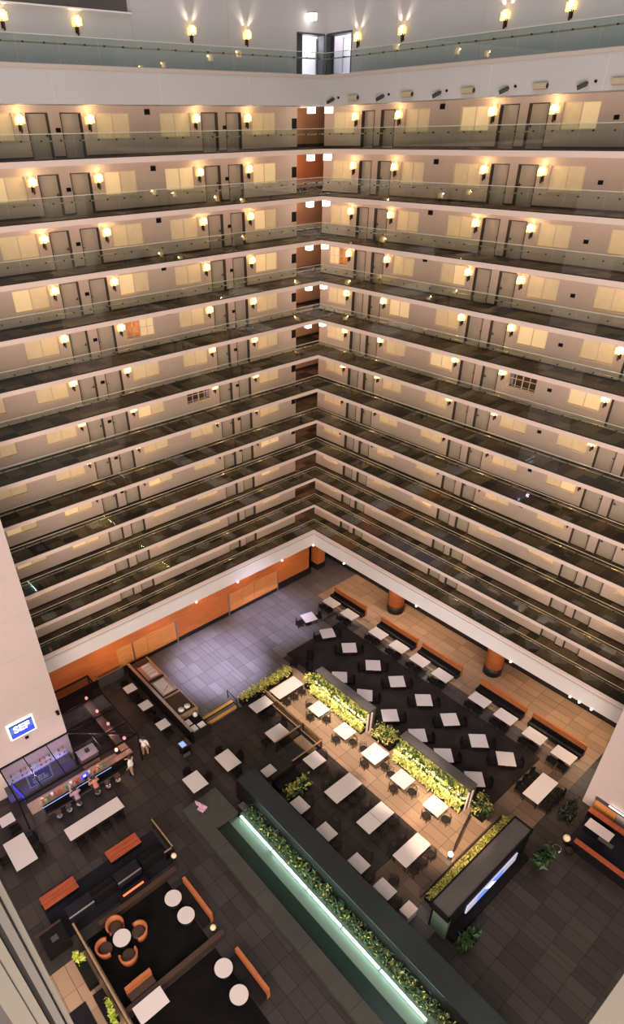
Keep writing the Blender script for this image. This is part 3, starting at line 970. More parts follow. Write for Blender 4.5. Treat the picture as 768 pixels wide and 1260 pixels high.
# long tables of the terrace
def sides(x, y, ly, xs, z, short, kind, group):
    for i, dx in enumerate(xs):
        put_chair(kind, x+dx, y-ly/2-.26, PI/2, z, '%s on the upper side of %s, %s from left' % (KN[kind], short, ORD[len(xs)-i]), group)
        put_chair(kind, x+dx, y+ly/2+.30, -PI/2, z, '%s on the lower side of %s, %s from left' % (KN[kind], short, ORD[len(xs)-i]), group)
KN = {'wire': 'bronze wire chair', 'black': 'black chair', 'tub': 'orange tub chair'}
table(12.25, 10.0, ZU, 2.68, 1.28, 0, 'long white table beside the planter hedge at the upper end of terrace', 'long terrace tables')
for i, dx in enumerate((-.85, 0, .85)):
    put_chair('wire', 12.25+dx, 10.94, -PI/2, ZU, 'bronze wire chair on the lower side of hedge table, %s from left' % ORD[3-i], WC)
table(15.7, 20.1, ZU, 2.56, 1.28, 0, 'long white table in the grey terrace zone, upper one of three', 'long terrace tables')
sides(15.7, 20.1, 1.28, (-.8, 0, .8), ZU, 'upper grey-zone long table', 'wire', WC)
table(15.1, 23.2, ZU, 1.24, 1.2, 0, 'square white table pushed end to end with its twin, right half', 'joined terrace tables')
table(16.37, 23.2, ZU, 1.24, 1.2, 0, 'square white table pushed end to end with its twin, left half', 'joined terrace tables')
sides(15.7, 23.2, 1.2, (-.85, 0, .85), ZU, 'the joined pair of tables', 'wire', WC)
table(15.7, 26.35, ZU, 2.5, 1.14, 0, 'long greenish-white table in the terrace, lowest one of three', 'long terrace tables')
sides(15.7, 26.35, 1.14, (-.85, 0, .85), ZU, 'lowest long terrace table', 'wire', WC)
table(15.6, 16.98, ZU, 1.3, 1.2, 0, 'square white table just right of the small stair balustrade', 'single terrace table')
put_chair('wire', 14.7, 16.9, 0, ZU, 'bronze wire chair at the back of the table by the stair balustrade', WC)
put_chair('wire', 15.55, 17.9, -PI/2, ZU, 'bronze wire chair at right of the table by the stair balustrade', WC)
# small tables along the dark green-lit wall
for i, y in enumerate((19.14, 21.82, 24.75, 26.95)):
    nm = ORD[i+1]
    table(18.97, y, ZU, .9, 1.2, 0, 'small white table along the long dark wall, %s from the upper end' % nm, 'tables along the dark wall')
    put_chair('wire', 18.1, y-.05, 0, ZU, 'bronze wire chair at the back of %s table by the dark wall' % nm, WC)
    put_chair('wire', 19.0, y+.95, -PI/2, ZU, 'bronze wire chair at lower side of %s table by the dark wall' % nm, WC)
# sunken pocket tables
table(14.9, 9.8, ZL, 1.78, 1.1, 0, 'white table in the railed pocket right beside the yellow steps', 'pocket tables')
table(15.83, 12.98, ZL, 1.56, 1.27, 0, 'white square table against the glass balustrade below the yellow steps', 'pocket tables')
for i, (x, y, a) in enumerate(((14.6, 10.7, -PI/2), (15.4, 10.7, -PI/2))):
    put_chair('black', x, y, a, ZL, 'black chair below the pocket table beside yellow steps, %s one' % ('right', 'left')[i], BK)
put_chair('black', 16.9, 12.9, PI, ZL, 'black chair at the near-left side of the balustrade pocket table', BK)
put_chair('black', 14.75, 12.3, 0, ZL, 'black chair at the back of the balustrade pocket table', BK)
table(18.63, 15.3, ZL, .96, .8, 0, 'little white side table at the end of the long dark wall', 'side table')
# lower floor left of the dark wall
table(20.35, 12.55, ZL, 1.28, 1.7, 0, 'white table left of the long dark wall head, nearer the wall', 'lower floor tables')
table(23.3, 12.55, ZL, 1.3, 1.55, 0, 'white table left of the long dark wall head, nearer the bar', 'lower floor tables')
for i, (x, nm) in enumerate(((20.35, 'wall-head table nearer the wall'), (23.3, 'wall-head table nearer the bar'))):
    for k, (dx, dy, a) in enumerate(((-.95, .1, 0), (0, 1.1, -PI/2), (-.1, -1.1, PI/2))):
        if k == 1 and x > 23: continue
        put_chair('black', x+dx, 12.55+dy, a, ZL, 'black chair %s the %s' % (('behind', 'below', 'above')[k], nm), BK)
for i, y in enumerate((1.08, 3.63, 6.35)):
    table(22.19, y, ZL, .95, .9, 0, 'small white square table beside the buffet counter, %s from the orange wall' % ORD[i+1], 'buffet side tables')
    put_chair('black', 22.2, y+.78, -PI/2, ZL, 'black chair below the %s small table beside the buffet' % ORD[i+1], BK)
    put_chair('black', 22.2, y-.78, PI/2, ZL, 'black chair above the %s small table beside the buffet' % ORD[i+1], BK)
table(30.3, 10.5, ZL, 4.05, 1.08, 0, 'very long white table in front of the bar', 'long bar table')
for i, dx in enumerate((-1.4, -.45, .5, 1.45)):
    put_chair('black', 30.3+dx, 11.35, -PI/2, ZL, 'black chair below the very long bar table, %s from left' % ORD[4-i], BK)
table(35.2, 9.55, ZL, 1.42, 2.45, 0, 'big white table at the left edge of the picture', 'left edge tables')
put_chair('black', 34.2, 9.0, 0, ZL, 'black chair right of the big left-edge table, upper one', BK)
put_chair('black', 34.2, 10.1, 0, ZL, 'black chair right of the big left-edge table, lower one', BK)
put_chair('black', 36.2, 9.3, PI, ZL, 'black chair left of the big left-edge table, cut by frame', BK)
table(35.0, 6.65, ZL, .95, .85, 0, 'small white table at the left edge above the big one', 'left edge tables')
put_chair('black', 34.8, 7.4, -PI/2, ZL, 'black chair below the small left-edge table', BK)
for i, (x, y, lab) in enumerate(((29.18, 18.76, 'round white table at the upper orange banquette, upper of two'), (29.15, 20.15, 'round white table at the upper orange banquette, lower of two'),
        (32.76, 18.8, 'round white table ringed by four orange tub chairs'), (29.17, 24.0, 'round white table at the lower orange banquette, upper of two'), (29.33, 25.64, 'round white table at the lower orange banquette, lower of two'))):
    table(x, y, ZL+.012, 1.05, 1.05, 0, lab, 'round tables', True)
for i, (dx, dy, nm) in enumerate(((-.05, -.98, 'top'), (-.98, .18, 'right'), (.15, .98, 'bottom'), (1.0, -.25, 'left'))):
    put_chair('tub', 32.76+dx, 18.8+dy, math.atan2(-dy, -dx), ZL+.012, 'orange leather tub chair at the round table, %s one of the four' % nm, 'orange tub chairs')
table(33.28, 22.95, ZL+.012, 1.75, 1.03, 0, 'white rectangular table drawn up to the brown leather settee', 'settee table')

# ------------------------------------------------------------------ banquettes
def banquette(x, y0, y1, z, label, group, back_h=1.05, seat='black_leather', back='orange_leather', depth=.72, rz=0):
    L = y1-y0
    back_h += .10
    t = thing('banquette', label, 'bench', (x, y0, z), rz, group)
    MB().box(0, 0, 0, .20, L, back_h).build('backrest', back, t)
    MB().box(.20, .02, .42, .30, L-.02, back_h-.50).build('back_cushion', seat, t)
    n = max(1, round(L/1.45))
    me = MB().box(.30, .015, .36, depth+.1, L/n-.015, .48).mesh('seat_cushion', seat)
    for i in range(n): inst('seat_cushion', me, t, (0, i*L/n, 0))
    MB().box(.16, .03, 0, depth, L-.03, .36).build('plinth', 'black_base', t)
    MB().box(-.01, L/2-.32, back_h-.42, .215, L/2+.32, back_h+.012).build('cap_plate', back, t)
    return t
for i, (y0, y1) in enumerate(((2.84, 7.16), (9.14, 13.49), (14.07, 18.35), (20.26, 24.55), (25.14, 29.56))):
    banquette(-.62, y0, y1, ZU, 'orange-backed banquette with black seat under the right gallery, %s from the corner' % ORD[i+1], 'orange banquettes of the dining room')
banquette(27.92, 18.2, 21.2, ZL, 'narrow orange-topped banquette behind the two upper round tables', 'lounge banquettes', .95)
banquette(27.92, 23.7, 26.6, ZL, 'narrow orange-topped banquette behind the two lower round tables', 'lounge banquettes', .95)
t = banquette(34.0, 21.36, 22.96, ZL, 'brown leather settee with orange back beside the white rectangular table', 'settee', .9, 'leather_brown', 'orange_leather', .54, PI/2)

# ------------------------------------------------------------------ green walls
def rnd_front(x0, x1, y0, y1, z0, z1, slope):
    def fn():
        z = random.uniform(z0, z1)
        k = (z-z0)/(z1-z0)
        x = x1 - slope*k - random.random()**2*.45
        return (max(x, x0), random.uniform(y0, y1), z), (1, 0, .6)
    return fn
def green_wall(y0, y1, label, nm):
    t = thing('green_wall', label, 'planter', (0, 0, 0), 0, 'lit green walls')
    t.location = (10.0, (y0+y1)/2, ZU)
    ox, oy = 10.0, (y0+y1)/2
    def B(name, mb, mt):
        mb.v = [(x-ox, y-oy, z) for x, y, z in mb.v]
        return mb.build(name, mt, t)
    B('cap_board', MB().box(9.34, y0, 2.12, 10.10, y1, 2.22), 'plank_grey')
    B('back_panel', MB().box(9.38, y0+.05, 0, 9.56, y1-.05, 2.12), 'black_matte')
    B('end_panel', MB().box(9.38, y0+.02, 0, 10.05, y0+.05, 2.12), 'black_matte')
    B('end_panel', MB().box(9.38, y1-.05, 0, 10.05, y1-.02, 2.12), 'plank_grey')
    B('end_post', MB().box(10.12, y1-.10, 0, 10.24, y1, 1.95), 'fascia')
    B('end_post', MB().box(9.75, y1-.02, 0, 9.87, y1+.06, 1.95), 'fascia')
    B('trough', MB().box(9.56, y0+.06, 0, 10.75, y1-.12, .28), 'black_matte')
    ym = (y0+y1)/2
    for a, b in ((y0+.15, ym-.06), (ym+.06, y1-.18)):
        B('shelf', MB().box(9.56, a, .98, 10.42, b, 1.06), 'black_matte')
        B('light_strip', MB().box(10.16, a+.05, 1.06, 10.24, b-.05, 1.11), 'strip_warm')
    for a, b in ((y0+.2, ym-.1), (ym+.1, y1-.2)):
        area('shelf_glow', (10.30, (a+b)/2, ZU+1.10), (9.95, (a+b)/2, ZU+2.0), (b-a, .08), 95, (1.0, .84, .50))
        area('shelf_glow_low', (10.62, (a+b)/2, ZU+1.12), (10.55, (a+b)/2, ZU), (b-a, .06), 34, (1.0, .84, .48))
    mb = MB()
    mb.leaves(300, rnd_front(10.2, 10.62, y0+.1, y1-.15, .92, 1.5, .10), .24, 1)
    mb.leaves(640, rnd_front(9.65, 10.30, y0+.1, y1-.15, 1.2, 2.12, .20), .34, 0)
    mb.leaves(300, rnd_front(9.65, 10.20, y0+.1, y1-.15, 1.12, 1.8, .08), .30, 1)
    mb.leaves(700, rnd_front(9.9, 10.88, y0+.0, y1-.15, .25, .98, .30), .32, 0)
    mb.leaves(380, rnd_front(9.9, 10.92, y0+.0, y1-.15, .3, .98, .25), .30, 1)
    mb.leaves(420, rnd_front(9.7, 10.75, y0+.0, y1-.15, .3, 2.1, .35), .32, 2)
    B('foliage', mb, ['leaf', 'leaf_light', 'leaf_dark'])['kind'] = 'stuff'
green_wall(11.2, 17.3, 'living green wall with warm light strip and grey cap, left of two', 'left')
green_wall(20.35, 26.6, 'living green wall with warm light strip and grey cap, right of two', 'right')
def blob(c, r, up_=.5):
    cl = [(random.uniform(-.7, .7), random.uniform(-.7, .7), random.uniform(.15, .85)) for _ in range(9)]
    def fn():
        k = random.choice(cl)
        v = Vector((random.gauss(0, .22), random.gauss(0, .22), random.gauss(0, .22)))
        q = Vector(k)+v
        q.x = max(-1, min(1, q.x)); q.y = max(-1, min(1, q.y)); q.z = max(.02, min(1.05, q.z))
        return (c[0]+q.x*r[0], c[1]+q.y*r[1], c[2]+q.z*r[2]), v.normalized()+Vector((0, 0, up_))
    return fn
def plant(name, label, x, y, z, box, r, n, size, mats, potmat='black_matte', group=None, weights=None):
    t = thing(name, label, 'plant', (x, y, z), 0, group)
    bx, by, bz = box
    p = MB().box(-bx/2, -by/2, 0, bx/2, by/2, bz-.04)
    p.build('pot', potmat, t)
    MB().box(-bx/2+.03, -by/2+.03, bz-.04, bx/2-.03, by/2-.03, bz-.01).build('soil', 'bronze', t)
    mb = MB()
    for i, mt in enumerate(mats): mb.leaves(n//len(mats), blob((0, 0, bz-.05), r), size, i)
    st = MB()
    for i in range(7):
        a = random.uniform(0, 2*PI)
        st.tube([(bx*.2*math.cos(a), by*.2*math.sin(a), bz-.04), (r[0]*.6*math.cos(a), r[1]*.6*math.sin(a), bz+r[2]*.7)], .014, 4)
    st.build('stems', 'bronze', t)['kind'] = 'stuff'
    mb.build('foliage', mats, t)['kind'] = 'stuff'
    return t
plant('grass_planter', 'yellow-green grasses in a black trough between the two green walls', 9.8, 18.8, ZU, (1.0, 1.9, .5), (.75, 1.1, 1.0), 620, .24, ['leaf', 'leaf_light', 'leaf_dark'])
plant('grass_planter', 'green bushy planter at the right end of the second green wall', 9.6, 27.5, ZU, (1.0, .9, .5), (.75, .75, 1.1), 420, .24, ['leaf', 'leaf_dark'])
plant('grass_planter', 'small planter at the upper left end of the first green wall', 10.2, 10.65, ZU, (.8, .5, .4), (.55, .45, 1.1), 260, .22, ['leaf', 'leaf_light'])
t = thing('hedge_planter', 'low yellow-green hedge in a black trough above the long hedge table', 'plant', (13.2, 8.45, ZU))
MB().box(-2.75, -.25, 0, 2.75, .25, .55).build('trough', 'black_matte', t)
mb = MB()
def hf():
    return (random.uniform(-2.7, 2.7), random.gauss(0, .2), .5+random.random()*.55), (0, 0, 1)
mb.leaves(900, hf, .22, 0); mb.leaves(500, hf, .22, 1)
mb.build('foliage', ['leaf', 'leaf_light'], t)['kind'] = 'stuff'
# dark lounge cluster at the top of the first green wall
for i, (x, y, a, nm) in enumerate(((7.9, 8.2, .6, 'upper'), (8.9, 9.2, 2.2, 'lower'), (9.6, 7.9, -.8, 'left'))):
    put_chair('black', x, y, a, ZU+.012, 'black chair in the dark cluster above the first green wall, %s one' % nm, BK)

# glass balustrades round the little stair
def balustrade(name, pts, z, label, hgt=1.0, mt='screen_glass', cap='oak'):
    t = thing(name, label, 'railing', (pts[0][0], pts[0][1], z))
    ox, oy = pts[0]
    for (ax, ay), (bx, by) in zip(pts, pts[1:]):
        a, b = Vector((ax-ox, ay-oy, 0)), Vector((bx-ox, by-oy, 0))
        MB().beam(a+Vector((0, 0, hgt/2)), b+Vector((0, 0, hgt/2)), .02, hgt-.06).build('glass_panel', mt, t)
        MB().beam(a+Vector((0, 0, hgt)), b+Vector((0, 0, hgt)), .09, .05).build('handrail', cap, t)
    for (ax, ay) in pts:
        MB().box(ax-ox-.03, ay-oy-.03, 0, ax-ox+.03, ay-oy+.03, hgt).build('post', 'dark_metal', t)
    return t
balustrade('balustrade', [(16.75, 13.92), (14.25, 13.92)], ZL, 'balustrade with wooden rail between the pocket tables and little stair', 1.25)
balustrade('balustrade', [(13.93, 13.85), (13.93, 9.0)], ZU, 'long balustrade with wooden rail along the terrace edge above pocket tables', .92)
balustrade('balustrade', [(13.93, 13.95), (13.93, 16.0)], ZU, 'short balustrade with wooden rail across the lit end of the stair', .95)
balustrade('balustrade', [(14.05, 16.1), (17.0, 16.1)], ZU, 'balustrade with wooden rail between the stair and single terrace table', .95)
s3 = struct(MB().box(14.2, 13.99, ZL, 15.0, 15.9, ZU-.17).build('floor_step', 'stone_warm'))
MB().box(14.95, 13.99, ZU-.171, 15.02, 15.9, ZU-.155).build('nosing', 'oak', s3)
spot('stair_light', (14.6, 14.9, ZU+3.2), (14.6, 14.9, ZL), 40, 60, (1, .75, .45), .05)
t = thing('handrail', 'thin metal handrail standing beside the yellow-edged steps', 'railing', (16.3, 7.1, ZU))
MB().beam((0, 0, .9), (.1, 1.4, .9), .05, .05).build('rail', 'dark_metal', t)
MB().box(-.03, -.03, 0, .03, .03, .9).build('post', 'dark_metal', t); MB().box(.06, 1.36, -.34, .12, 1.42, .9).build('post', 'dark_metal', t)
t = thing('daybed', 'black backless daybed beside the leafy planter at the stair foot', 'sofa', (18.1, 16.75, ZU))
MB().box(-1.0, -.42, .12, 1.0, .42, .50).build('seat', 'black_leather', t)
MB().box(-1.05, -.45, 0, 1.05, -.30, .85).build('backrest', 'black_matte', t)
plant('leafy_planter', 'round-leaved green planter right of the black daybed', 18.0, 17.95, ZU, (2.0, .5, .5), (1.15, .55, .6), 420, .30, ['leaf_dark', 'leaf'])

# ------------------------------------------------------------------ screen pavilion
t = thing('screen_pavilion', 'long dark box canopy with glowing video screen and hedge, lower right', 'kiosk', (14.2, 30.4, ZU))
def P(name, b, mt):
    mb = MB().box(b[0]-14.2, b[1]-30.4, b[2], b[3]-14.2, b[4]-30.4, b[5])
    return mb.build(name, mt, t)
P('roof', (9.95, 29.8, 2.35, 18.4, 30.98, 2.60), 'plank_grey')
rm = MB()
for (a0, b0, a1, b1) in ((9.9, 29.72, 18.46, 29.82), (9.9, 30.96, 18.46, 31.04), (9.86, 29.72, 9.98, 31.04), (18.38, 29.72, 18.48, 31.04)):
    P('roof_rim', (a0, b0, 2.2, a1, b1, 2.66), 'black_matte')
P('back_wall', (10.0, 29.85, 0, 18.3, 29.95, 2.35), 'black_matte')
P('end_wall', (18.1, 29.9, 0, 18.3, 31.0, 2.35), 'pool_wall')
P('end_wall', (10.0, 29.9, 0, 10.2, 31.0, 2.35), 'black_matte')
P('screen_wall', (10.2, 30.85, 0, 18.1, 31.02, 2.2), 'black_matte')
sc = P('screen', (11.3, 31.02, .80, 16.5, 31.10, 1.62), 'screen')
P('screen_image', (12.8, 31.10, .82, 15.5, 31.106, 1.60), 'screen_blue')
mb = MB().add([(x-14.2, 31.108-30.4, z) for x, z in ((13.4, .84), (14.1, .84), (14.8, 1.58), (14.1, 1.58))], [(3, 2, 1, 0)])
mb.build('screen_image', 'screen_white', sc)
P('counter', (10.2, 31.02, 0, 18.1, 31.5, .45), 'black_matte')
t = thing('lit_hedge', 'narrow hedge with warm light strip behind the dark video canopy', 'planter', (13.1, 29.1, ZU))
MB().box(-4.2, -.35, 0, 4.2, .40, .35).build('trough', 'black_matte', t)
MB().box(-4.3, -.62, 0, 4.3, -.54, .42).build('wood_rail', 'table_edge', t)
MB().box(-4.1, .10, .36, 4.1, .16, .42).build('light_strip', 'strip_warm', t)
mb = MB()
def hf2():
    return (random.uniform(-4.15, 4.15), random.uniform(-.3, .3), .38+random.random()*.45), (0, -.3, 1)
mb.leaves(800, hf2, .24, 0); mb.leaves(500, hf2, .24, 1)
mb.build('foliage', ['leaf', 'leaf_light'], t)['kind'] = 'stuff'
plant('big_leaf_plant', 'dark broad-leaved plant at the right end of the video canopy', 9.6, 32.15, ZU, (.9, .7, .4), (.95, .48, .95), 240, .48, ['leaf_dark', 'leaf_dark', 'leaf_dark'])
plant('big_leaf_plant', 'dark broad-leaved plant at the near left end of the video canopy', 17.4, 32.05, ZU, (.9, .6, .4), (.85, .40, .8), 240, .46, ['leaf_dark', 'leaf_dark', 'leaf_dark'])
t = thing('service_cart', 'pale serving cart with white cloth at the near corner of the terrace', 'cart', (18.9, 28.75, ZU))
MB().box(-.45, -.35, .85, .45, .35, .90).build('top', 'fascia', t)
MB().box(-.42, -.32, .10, .42, .32, .82).build('cabinet', 'pillar_white', t)
for sx in (-.36, .36):
    for sy in (-.26, .26): MB().lathe([(.05, 0), (.05, .10)], (sx, sy, 0), 8).build('wheel', 'black_matte', t)
t = thing('floor_lamp', 'small glowing ball lamp on the terrace right of the second green wall', 'lamp', (13.9, 28.1, ZU))
MB().lathe([(.16, 0), (.16, .03), (.02, .05), (.02, .35)], (0, 0, 0), 10).build('stand', 'dark_metal', t)
smooth(MB().lathe([(.03, .33), (.14, .38), (.18, .50), (.14, .62), (.04, .67)], (0, 0, 0), 12).build('globe', 'lamp_white', t))
balustrade('balustrade', [(10.6, 27.2), (13.4, 28.0)], ZU, 'low glass screen on the terrace beyond the second green wall', .9, 'screen_glass', 'dark_metal')
for i, (x, y, mt, nm) in enumerate(((8.2, 32.3, 'white_china', 'white'), (7.7, 32.9, 'black_matte', 'black'))):
    t = thing('planter_bowl', '%s round bowl on the dark floor right of the video canopy' % nm, 'bowl', (x, y, ZU))
    smooth(MB().lathe([(.14, 0), (.26, .18), (.27, .36)], (0, 0, 0), 16).build('bowl', mt, t))
    MB().lathe([(.24, .34), (.25, .365)], (0, 0, 0), 16).build('soil', 'bronze', t)
t = thing('ball_lamp', 'dim round lamp at the left end of the right-hand counter', 'lamp', (7.3, 32.4, ZU))
MB().lathe([(.10, 0), (.10, .03), (.03, .05), (.03, .5)], (0, 0, 0), 10).build('stand', 'dark_metal', t)
smooth(MB().lathe([(.03, .48), (.2, .55), (.24, .68), (.2, .82), (.04, .90)], (0, 0, 0), 12).build('globe', 'blind', t))

# ------------------------------------------------------------------ long dark wall with hedge, light strip and pool
t = thing('long_wall', 'long dark flat-topped partition wall running to the bottom edge, teal lit', 'partition', (20.8, 26, ZL))
MB().box(-.70, -10.6, 0, .70, 11, 2.26).build('body', 'black_matte', t)
MB().box(-.74, -10.65, 2.26, .74, 11, 2.34).build('cap', 'teal_cap', t)
MB().box(-.70, -10.9, 0, .70, -10.6, 1.6).build('end_panel', 'black_leather', t)
t = thing('wall_hedge', 'long green hedge at the foot of the dark wall above cyan light strip', 'planter', (21.9, 25.4, ZL))
MB().box(-.38, -8.8, 0, .40, 8.9, .45).build('trough', 'pool_wall', t)
mb = MB()
def hf3():
    z = random.random()
    return (min(.26, .22-.50*z+random.gauss(0, .07)), random.uniform(-8.7, 8.8), .42+z*1.0*(.6+.4*math.sin(hf3.k*.37))), (1, 0, .5)
hf3.k = 0
def hf4():
    hf3.k += 1
    return hf3()
mb.leaves(2600, hf4, .24, 0); mb.leaves(380, hf4, .26, 1)
mb.build('foliage', ['leaf_dark', 'leaf'], t)['kind'] = 'stuff'
t = thing('light_strip', 'long cyan-white light strip in five segments along the pool edge', 'lamp', (22.38, 24.8, ZL))
MB().box(-.07, -8.1, .0, .07, 8.3, .42).build('housing', 'pool_wall', t)
for a, b in ((16.8, 20.1), (20.22, 23.55), (23.67, 26.6), (26.72, 29.65), (29.77, 33.0)):
    MB().box(-.05, a-24.8, .42, .075, b-24.8, .50).build('segment', 'strip_cyan', t)
for y in (18.4, 21.9, 25.1, 28.2, 31.4):
    area('pool_glow', (22.60, y, ZL+.60), (23.3, y, ZL-.2), (3.1, .06), 13, (.72, 1.0, .88))
    area('hedge_glow', (22.45, y, ZL+.56), (21.7, y, ZL+1.5), (3.0, .06), 12, (.62, 1.0, .80))
t = thing('pool', 'narrow reflecting pool with still dark green water and grey kerb', 'pool', (23.3, 24.8, ZL))
MB().box(-.85, -8.4, 0, .92, 11, .06).build('basin', 'pool_wall', t)
MB().box(-.1, -8.4, .06, .92, 11, .20).build('water', 'water', t)
MB().add([(-.84, -8.1, .06), (-.1, -8.1, .06), (-.1, -8.1, .21), (-.84, -8.1, .40), (-.84, 8.4, .06), (-.1, 8.4, .06), (-.1, 8.4, .21), (-.84, 8.4, .40)], [(0,1,2,3), (7,6,5,4), (3,2,6,7), (1,5,6,2), (0,3,7,4), (0,4,5,1)]).build('spill_ledge', 'pool_wall', t)
for k in range(6):
    MB().box(.92, -11.1+k*4.1, 0, 1.95, -11.1+(k+1)*4.1-.02, .45).build('kerb_stone', 'curb', t)
MB().box(-.95, -11.1, 0, .92, -8.4, .45).build('kerb_stone', 'curb', t)
t = thing('patterned_chair', 'pink and white patterned folding chair on the grey pool kerb', 'chair', (24.2, 14.75, ZL+.45), .3)
t.scale = (.85, .85, .85)
MB().box(-.32, -.30, .40, .32, .30, .45).build('seat', 'fabric_pink', t)
MB().beam((0, -.32, .45), (0, -.42, .95), .62, .05).build('backrest', 'fabric_pink', t)
for sx in (-.28, .28):
    for sy in (-.26, .26): MB().box(sx-.02, sy-.02, 0, sx+.02, sy+.02, .40).build('leg', 'steel', t)

# ------------------------------------------------------------------ buffet counter
t = thing('buffet_counter', 'long black buffet counter with steel-edged front left of the yellow steps', 'counter', (20.2, 3.9, ZL))
def Q(name, b, mt, par=None):
    return MB().box(b[0]-20.2, b[1]-3.9, b[2], b[3]-20.2, b[4]-3.9, b[5]).build(name, mt, par or t)
Q('body', (19.45, -.9, 0, 21.0, 7.0, 1.15), 'black_matte')
Q('worktop', (19.35, -.95, 1.15, 21.0, 7.0, 1.22), 'leather_brown')
Q('front_panel', (21.0, -1.0, 0, 21.2, 9.0, 1.38), 'black_matte')
Q('front_rail', (20.98, -1.0, 1.38, 21.22, 9.0, 1.44), 'steel')
Q('back_edge', (19.25, -.95, 1.1, 19.36, 7.0, 1.25), 'steel')
Q('divider', (19.35, 4.46, 1.22, 21.0, 4.56, 1.34), 'oak')
Q('divider', (19.25, 6.95, 0, 21.0, 7.07, 1.36), 'oak')
Q('end_shelf', (19.45, 7.07, 0, 21.0, 8.9, .80), 'black_matte')
Q('end_panel', (19.40, 8.9, 0, 21.0, 9.0, 1.05), 'dark_metal')
for i, (x0, y0, x1, y1) in enumerate(((19.45, -.2, 20.75, 1.95), (19.45, 2.2, 20.75, 4.3))):
    p = thing('chafing_dish', 'steel buffet tray unit with ribbed lid, upper of two' if i == 0 else 'steel buffet tray unit with flat pan, lower of two', 'tray', ((x0+x1)/2, (y0+y1)/2, ZL+1.22), 0, 'buffet trays')
    lx, ly = (x1-x0)/2, (y1-y0)/2
    MB().box(-lx, -ly, 0, lx, ly, .06).build('tray', 'steel_pan', p)
    for sx in (-1, 1): MB().box(sx*lx-.03, -ly, .06, sx*lx+.03, ly, .12).build('rim', 'steel_pan', p)
    for sy in (-1, 1): MB().box(-lx, sy*ly-.03, .06, lx, sy*ly+.03, .12).build('rim', 'bronze', p)
    if i == 0:
        for k in range(4): MB().box(-lx+.2, -ly+.2+k*.45, .06, lx-.35, -ly+.45+k*.45, .16).build('pan', 'pillar_white', p)
    else:
        MB().box(-lx+.25, -ly+.25, .06, lx-.12, ly-.25, .15).build('pan', 'pillar_white', p)
        MB().beam((lx-.1, ly-.2, .2), (-lx+.3, .2, .2), .05, .04).build('ladle', 'steel', p)
for i, (x, y) in enumerate(((20.44, 6.41), (19.85, 6.39))):
    p = thing('plate_stack', 'round stack of white plates on the buffet, %s one' % ('left', 'right')[i], 'plates', (x, y, ZL+1.22), 0, 'plates on the buffet')
    for k in range(3): smooth(MB().lathe([(.12, k*.03), (.25, k*.03+.02), (.25, k*.03+.03)], (0, 0, 0), 18).build('plate', 'white_china', p))
for i, (x, y) in enumerate(((20.65, 7.6), (20.6, 8.4), (19.9, 8.5))):
    tag(MB().box(-.28, -.3, 0, .28, .3, .07).build('serving_tray', 'white_china', None, (x, y, ZL+.80)), 'white serving tray in the end bay of the buffet, %s' % ('upper one', 'lower left one', 'lower right one')[i], 'tray', 'trays in the buffet end bay')
smooth(tag(MB().lathe([(.14, 0), (.2, .1), (.18, .3), (.06, .4)], (0, 0, 0), 14).build('jar', 'white_china', None, (19.75, 7.35, ZL+.80)), 'white jar at the back of the buffet end bay', 'jar'))
t = thing('host_stand', 'dark host stand with pale paper at the near end of the buffet', 'stand', (22.1, 9.35, ZL))
MB().box(-.35, -.3, 0, .35, .3, 1.05).build('body', 'black_matte', t)
MB().box(-.42, -.36, 1.05, .42, .36, 1.10).build('top', 'leather_brown', t)
MB().box(-.05, -.28, 1.10, .36, .26, 1.115).build('papers', 'sign_sky', t)
t = thing('folding_stand', 'slim folding easel beside the host stand', 'stand', (22.4, 10.0, ZL))
for dx in (-.22, .22): MB().beam((dx, -.2, 0), (dx*.4, .1, 1.0), .03, .03).build('leg', 'dark_metal', t)
MB().box(-.3, .06, .55, .3, .12, .9).build('board', 'jamb_grey', t)
t = thing('divider_screen', 'grey glass divider screen by the orange wall left of the buffet', 'partition', (22.9, -1.3, ZL))
MB().box(-1.4, -.03, 0, 1.0, .03, 1.15).build('panel', 'jamb_grey', t)
MB().box(-1.45, -.05, 1.15, 1.05, .05, 1.20).build('frame', 'steel', t)

# ------------------------------------------------------------------ bar under the glass roof
zc = ZL+3.0
t = thing('bar_canopy', 'L-shaped glass bar canopy with dark steel frame below the left pillar', 'canopy', (28.9, 4.2, ZL))
def bm(a, b, w=.09, h=.12, nm='beam', mt='black_matte'):
    A = (a[0]-28.9, a[1]-4.2, a[2]-ZL); B_ = (b[0]-28.9, b[1]-4.2, b[2]-ZL)
    return MB().beam(A, B_, w, h).build(nm, mt, t)
bm((25, -.3, zc), (25, 7.75, zc)); bm((28.9, -.3, zc), (28.9, 4.25, zc)); bm((25, -.3, zc), (28.9, -.3, zc))
bm((25, 7.75, zc), (34, 7.75, zc)); bm((28.9, 4.27, zc), (34, 4.27, zc)); bm((34, 4.25, zc), (34, 7.75, zc))
bm((25, 7.75, zc), (28.9, 4.25, zc))
for y in (2.2, 4.4): bm((25, y, zc), (28.9, min(y, 4.2), zc), .07, .09)
for x in (30.6, 32.3): bm((x, 4.27, zc), (x, 7.75, zc), .07, .09)
bm((25, 6.2, zc), (27.0, 6.2, zc), .06, .08); bm((27.6, 5.4, zc), (27.6, 7.75, zc), .06, .08)
def pane(poly):
    MB().prism([(x-28.9, y-4.2) for x, y in poly], zc-ZL-.012, zc-ZL+.008).build('glass_pane', 'roof_glass', t)
pane([(25.05, -.25), (28.85, -.25), (28.85, 2.15), (25.05, 2.15)]); pane([(25.05, 2.25), (28.85, 2.25), (28.85, 4.2), (25.05, 4.35)])
pane([(25.05, 4.45), (28.6, 4.35), (26.9, 6.0), (25.05, 6.0)]); pane([(25.05, 6.25), (26.5, 6.25), (25.15, 7.5)])
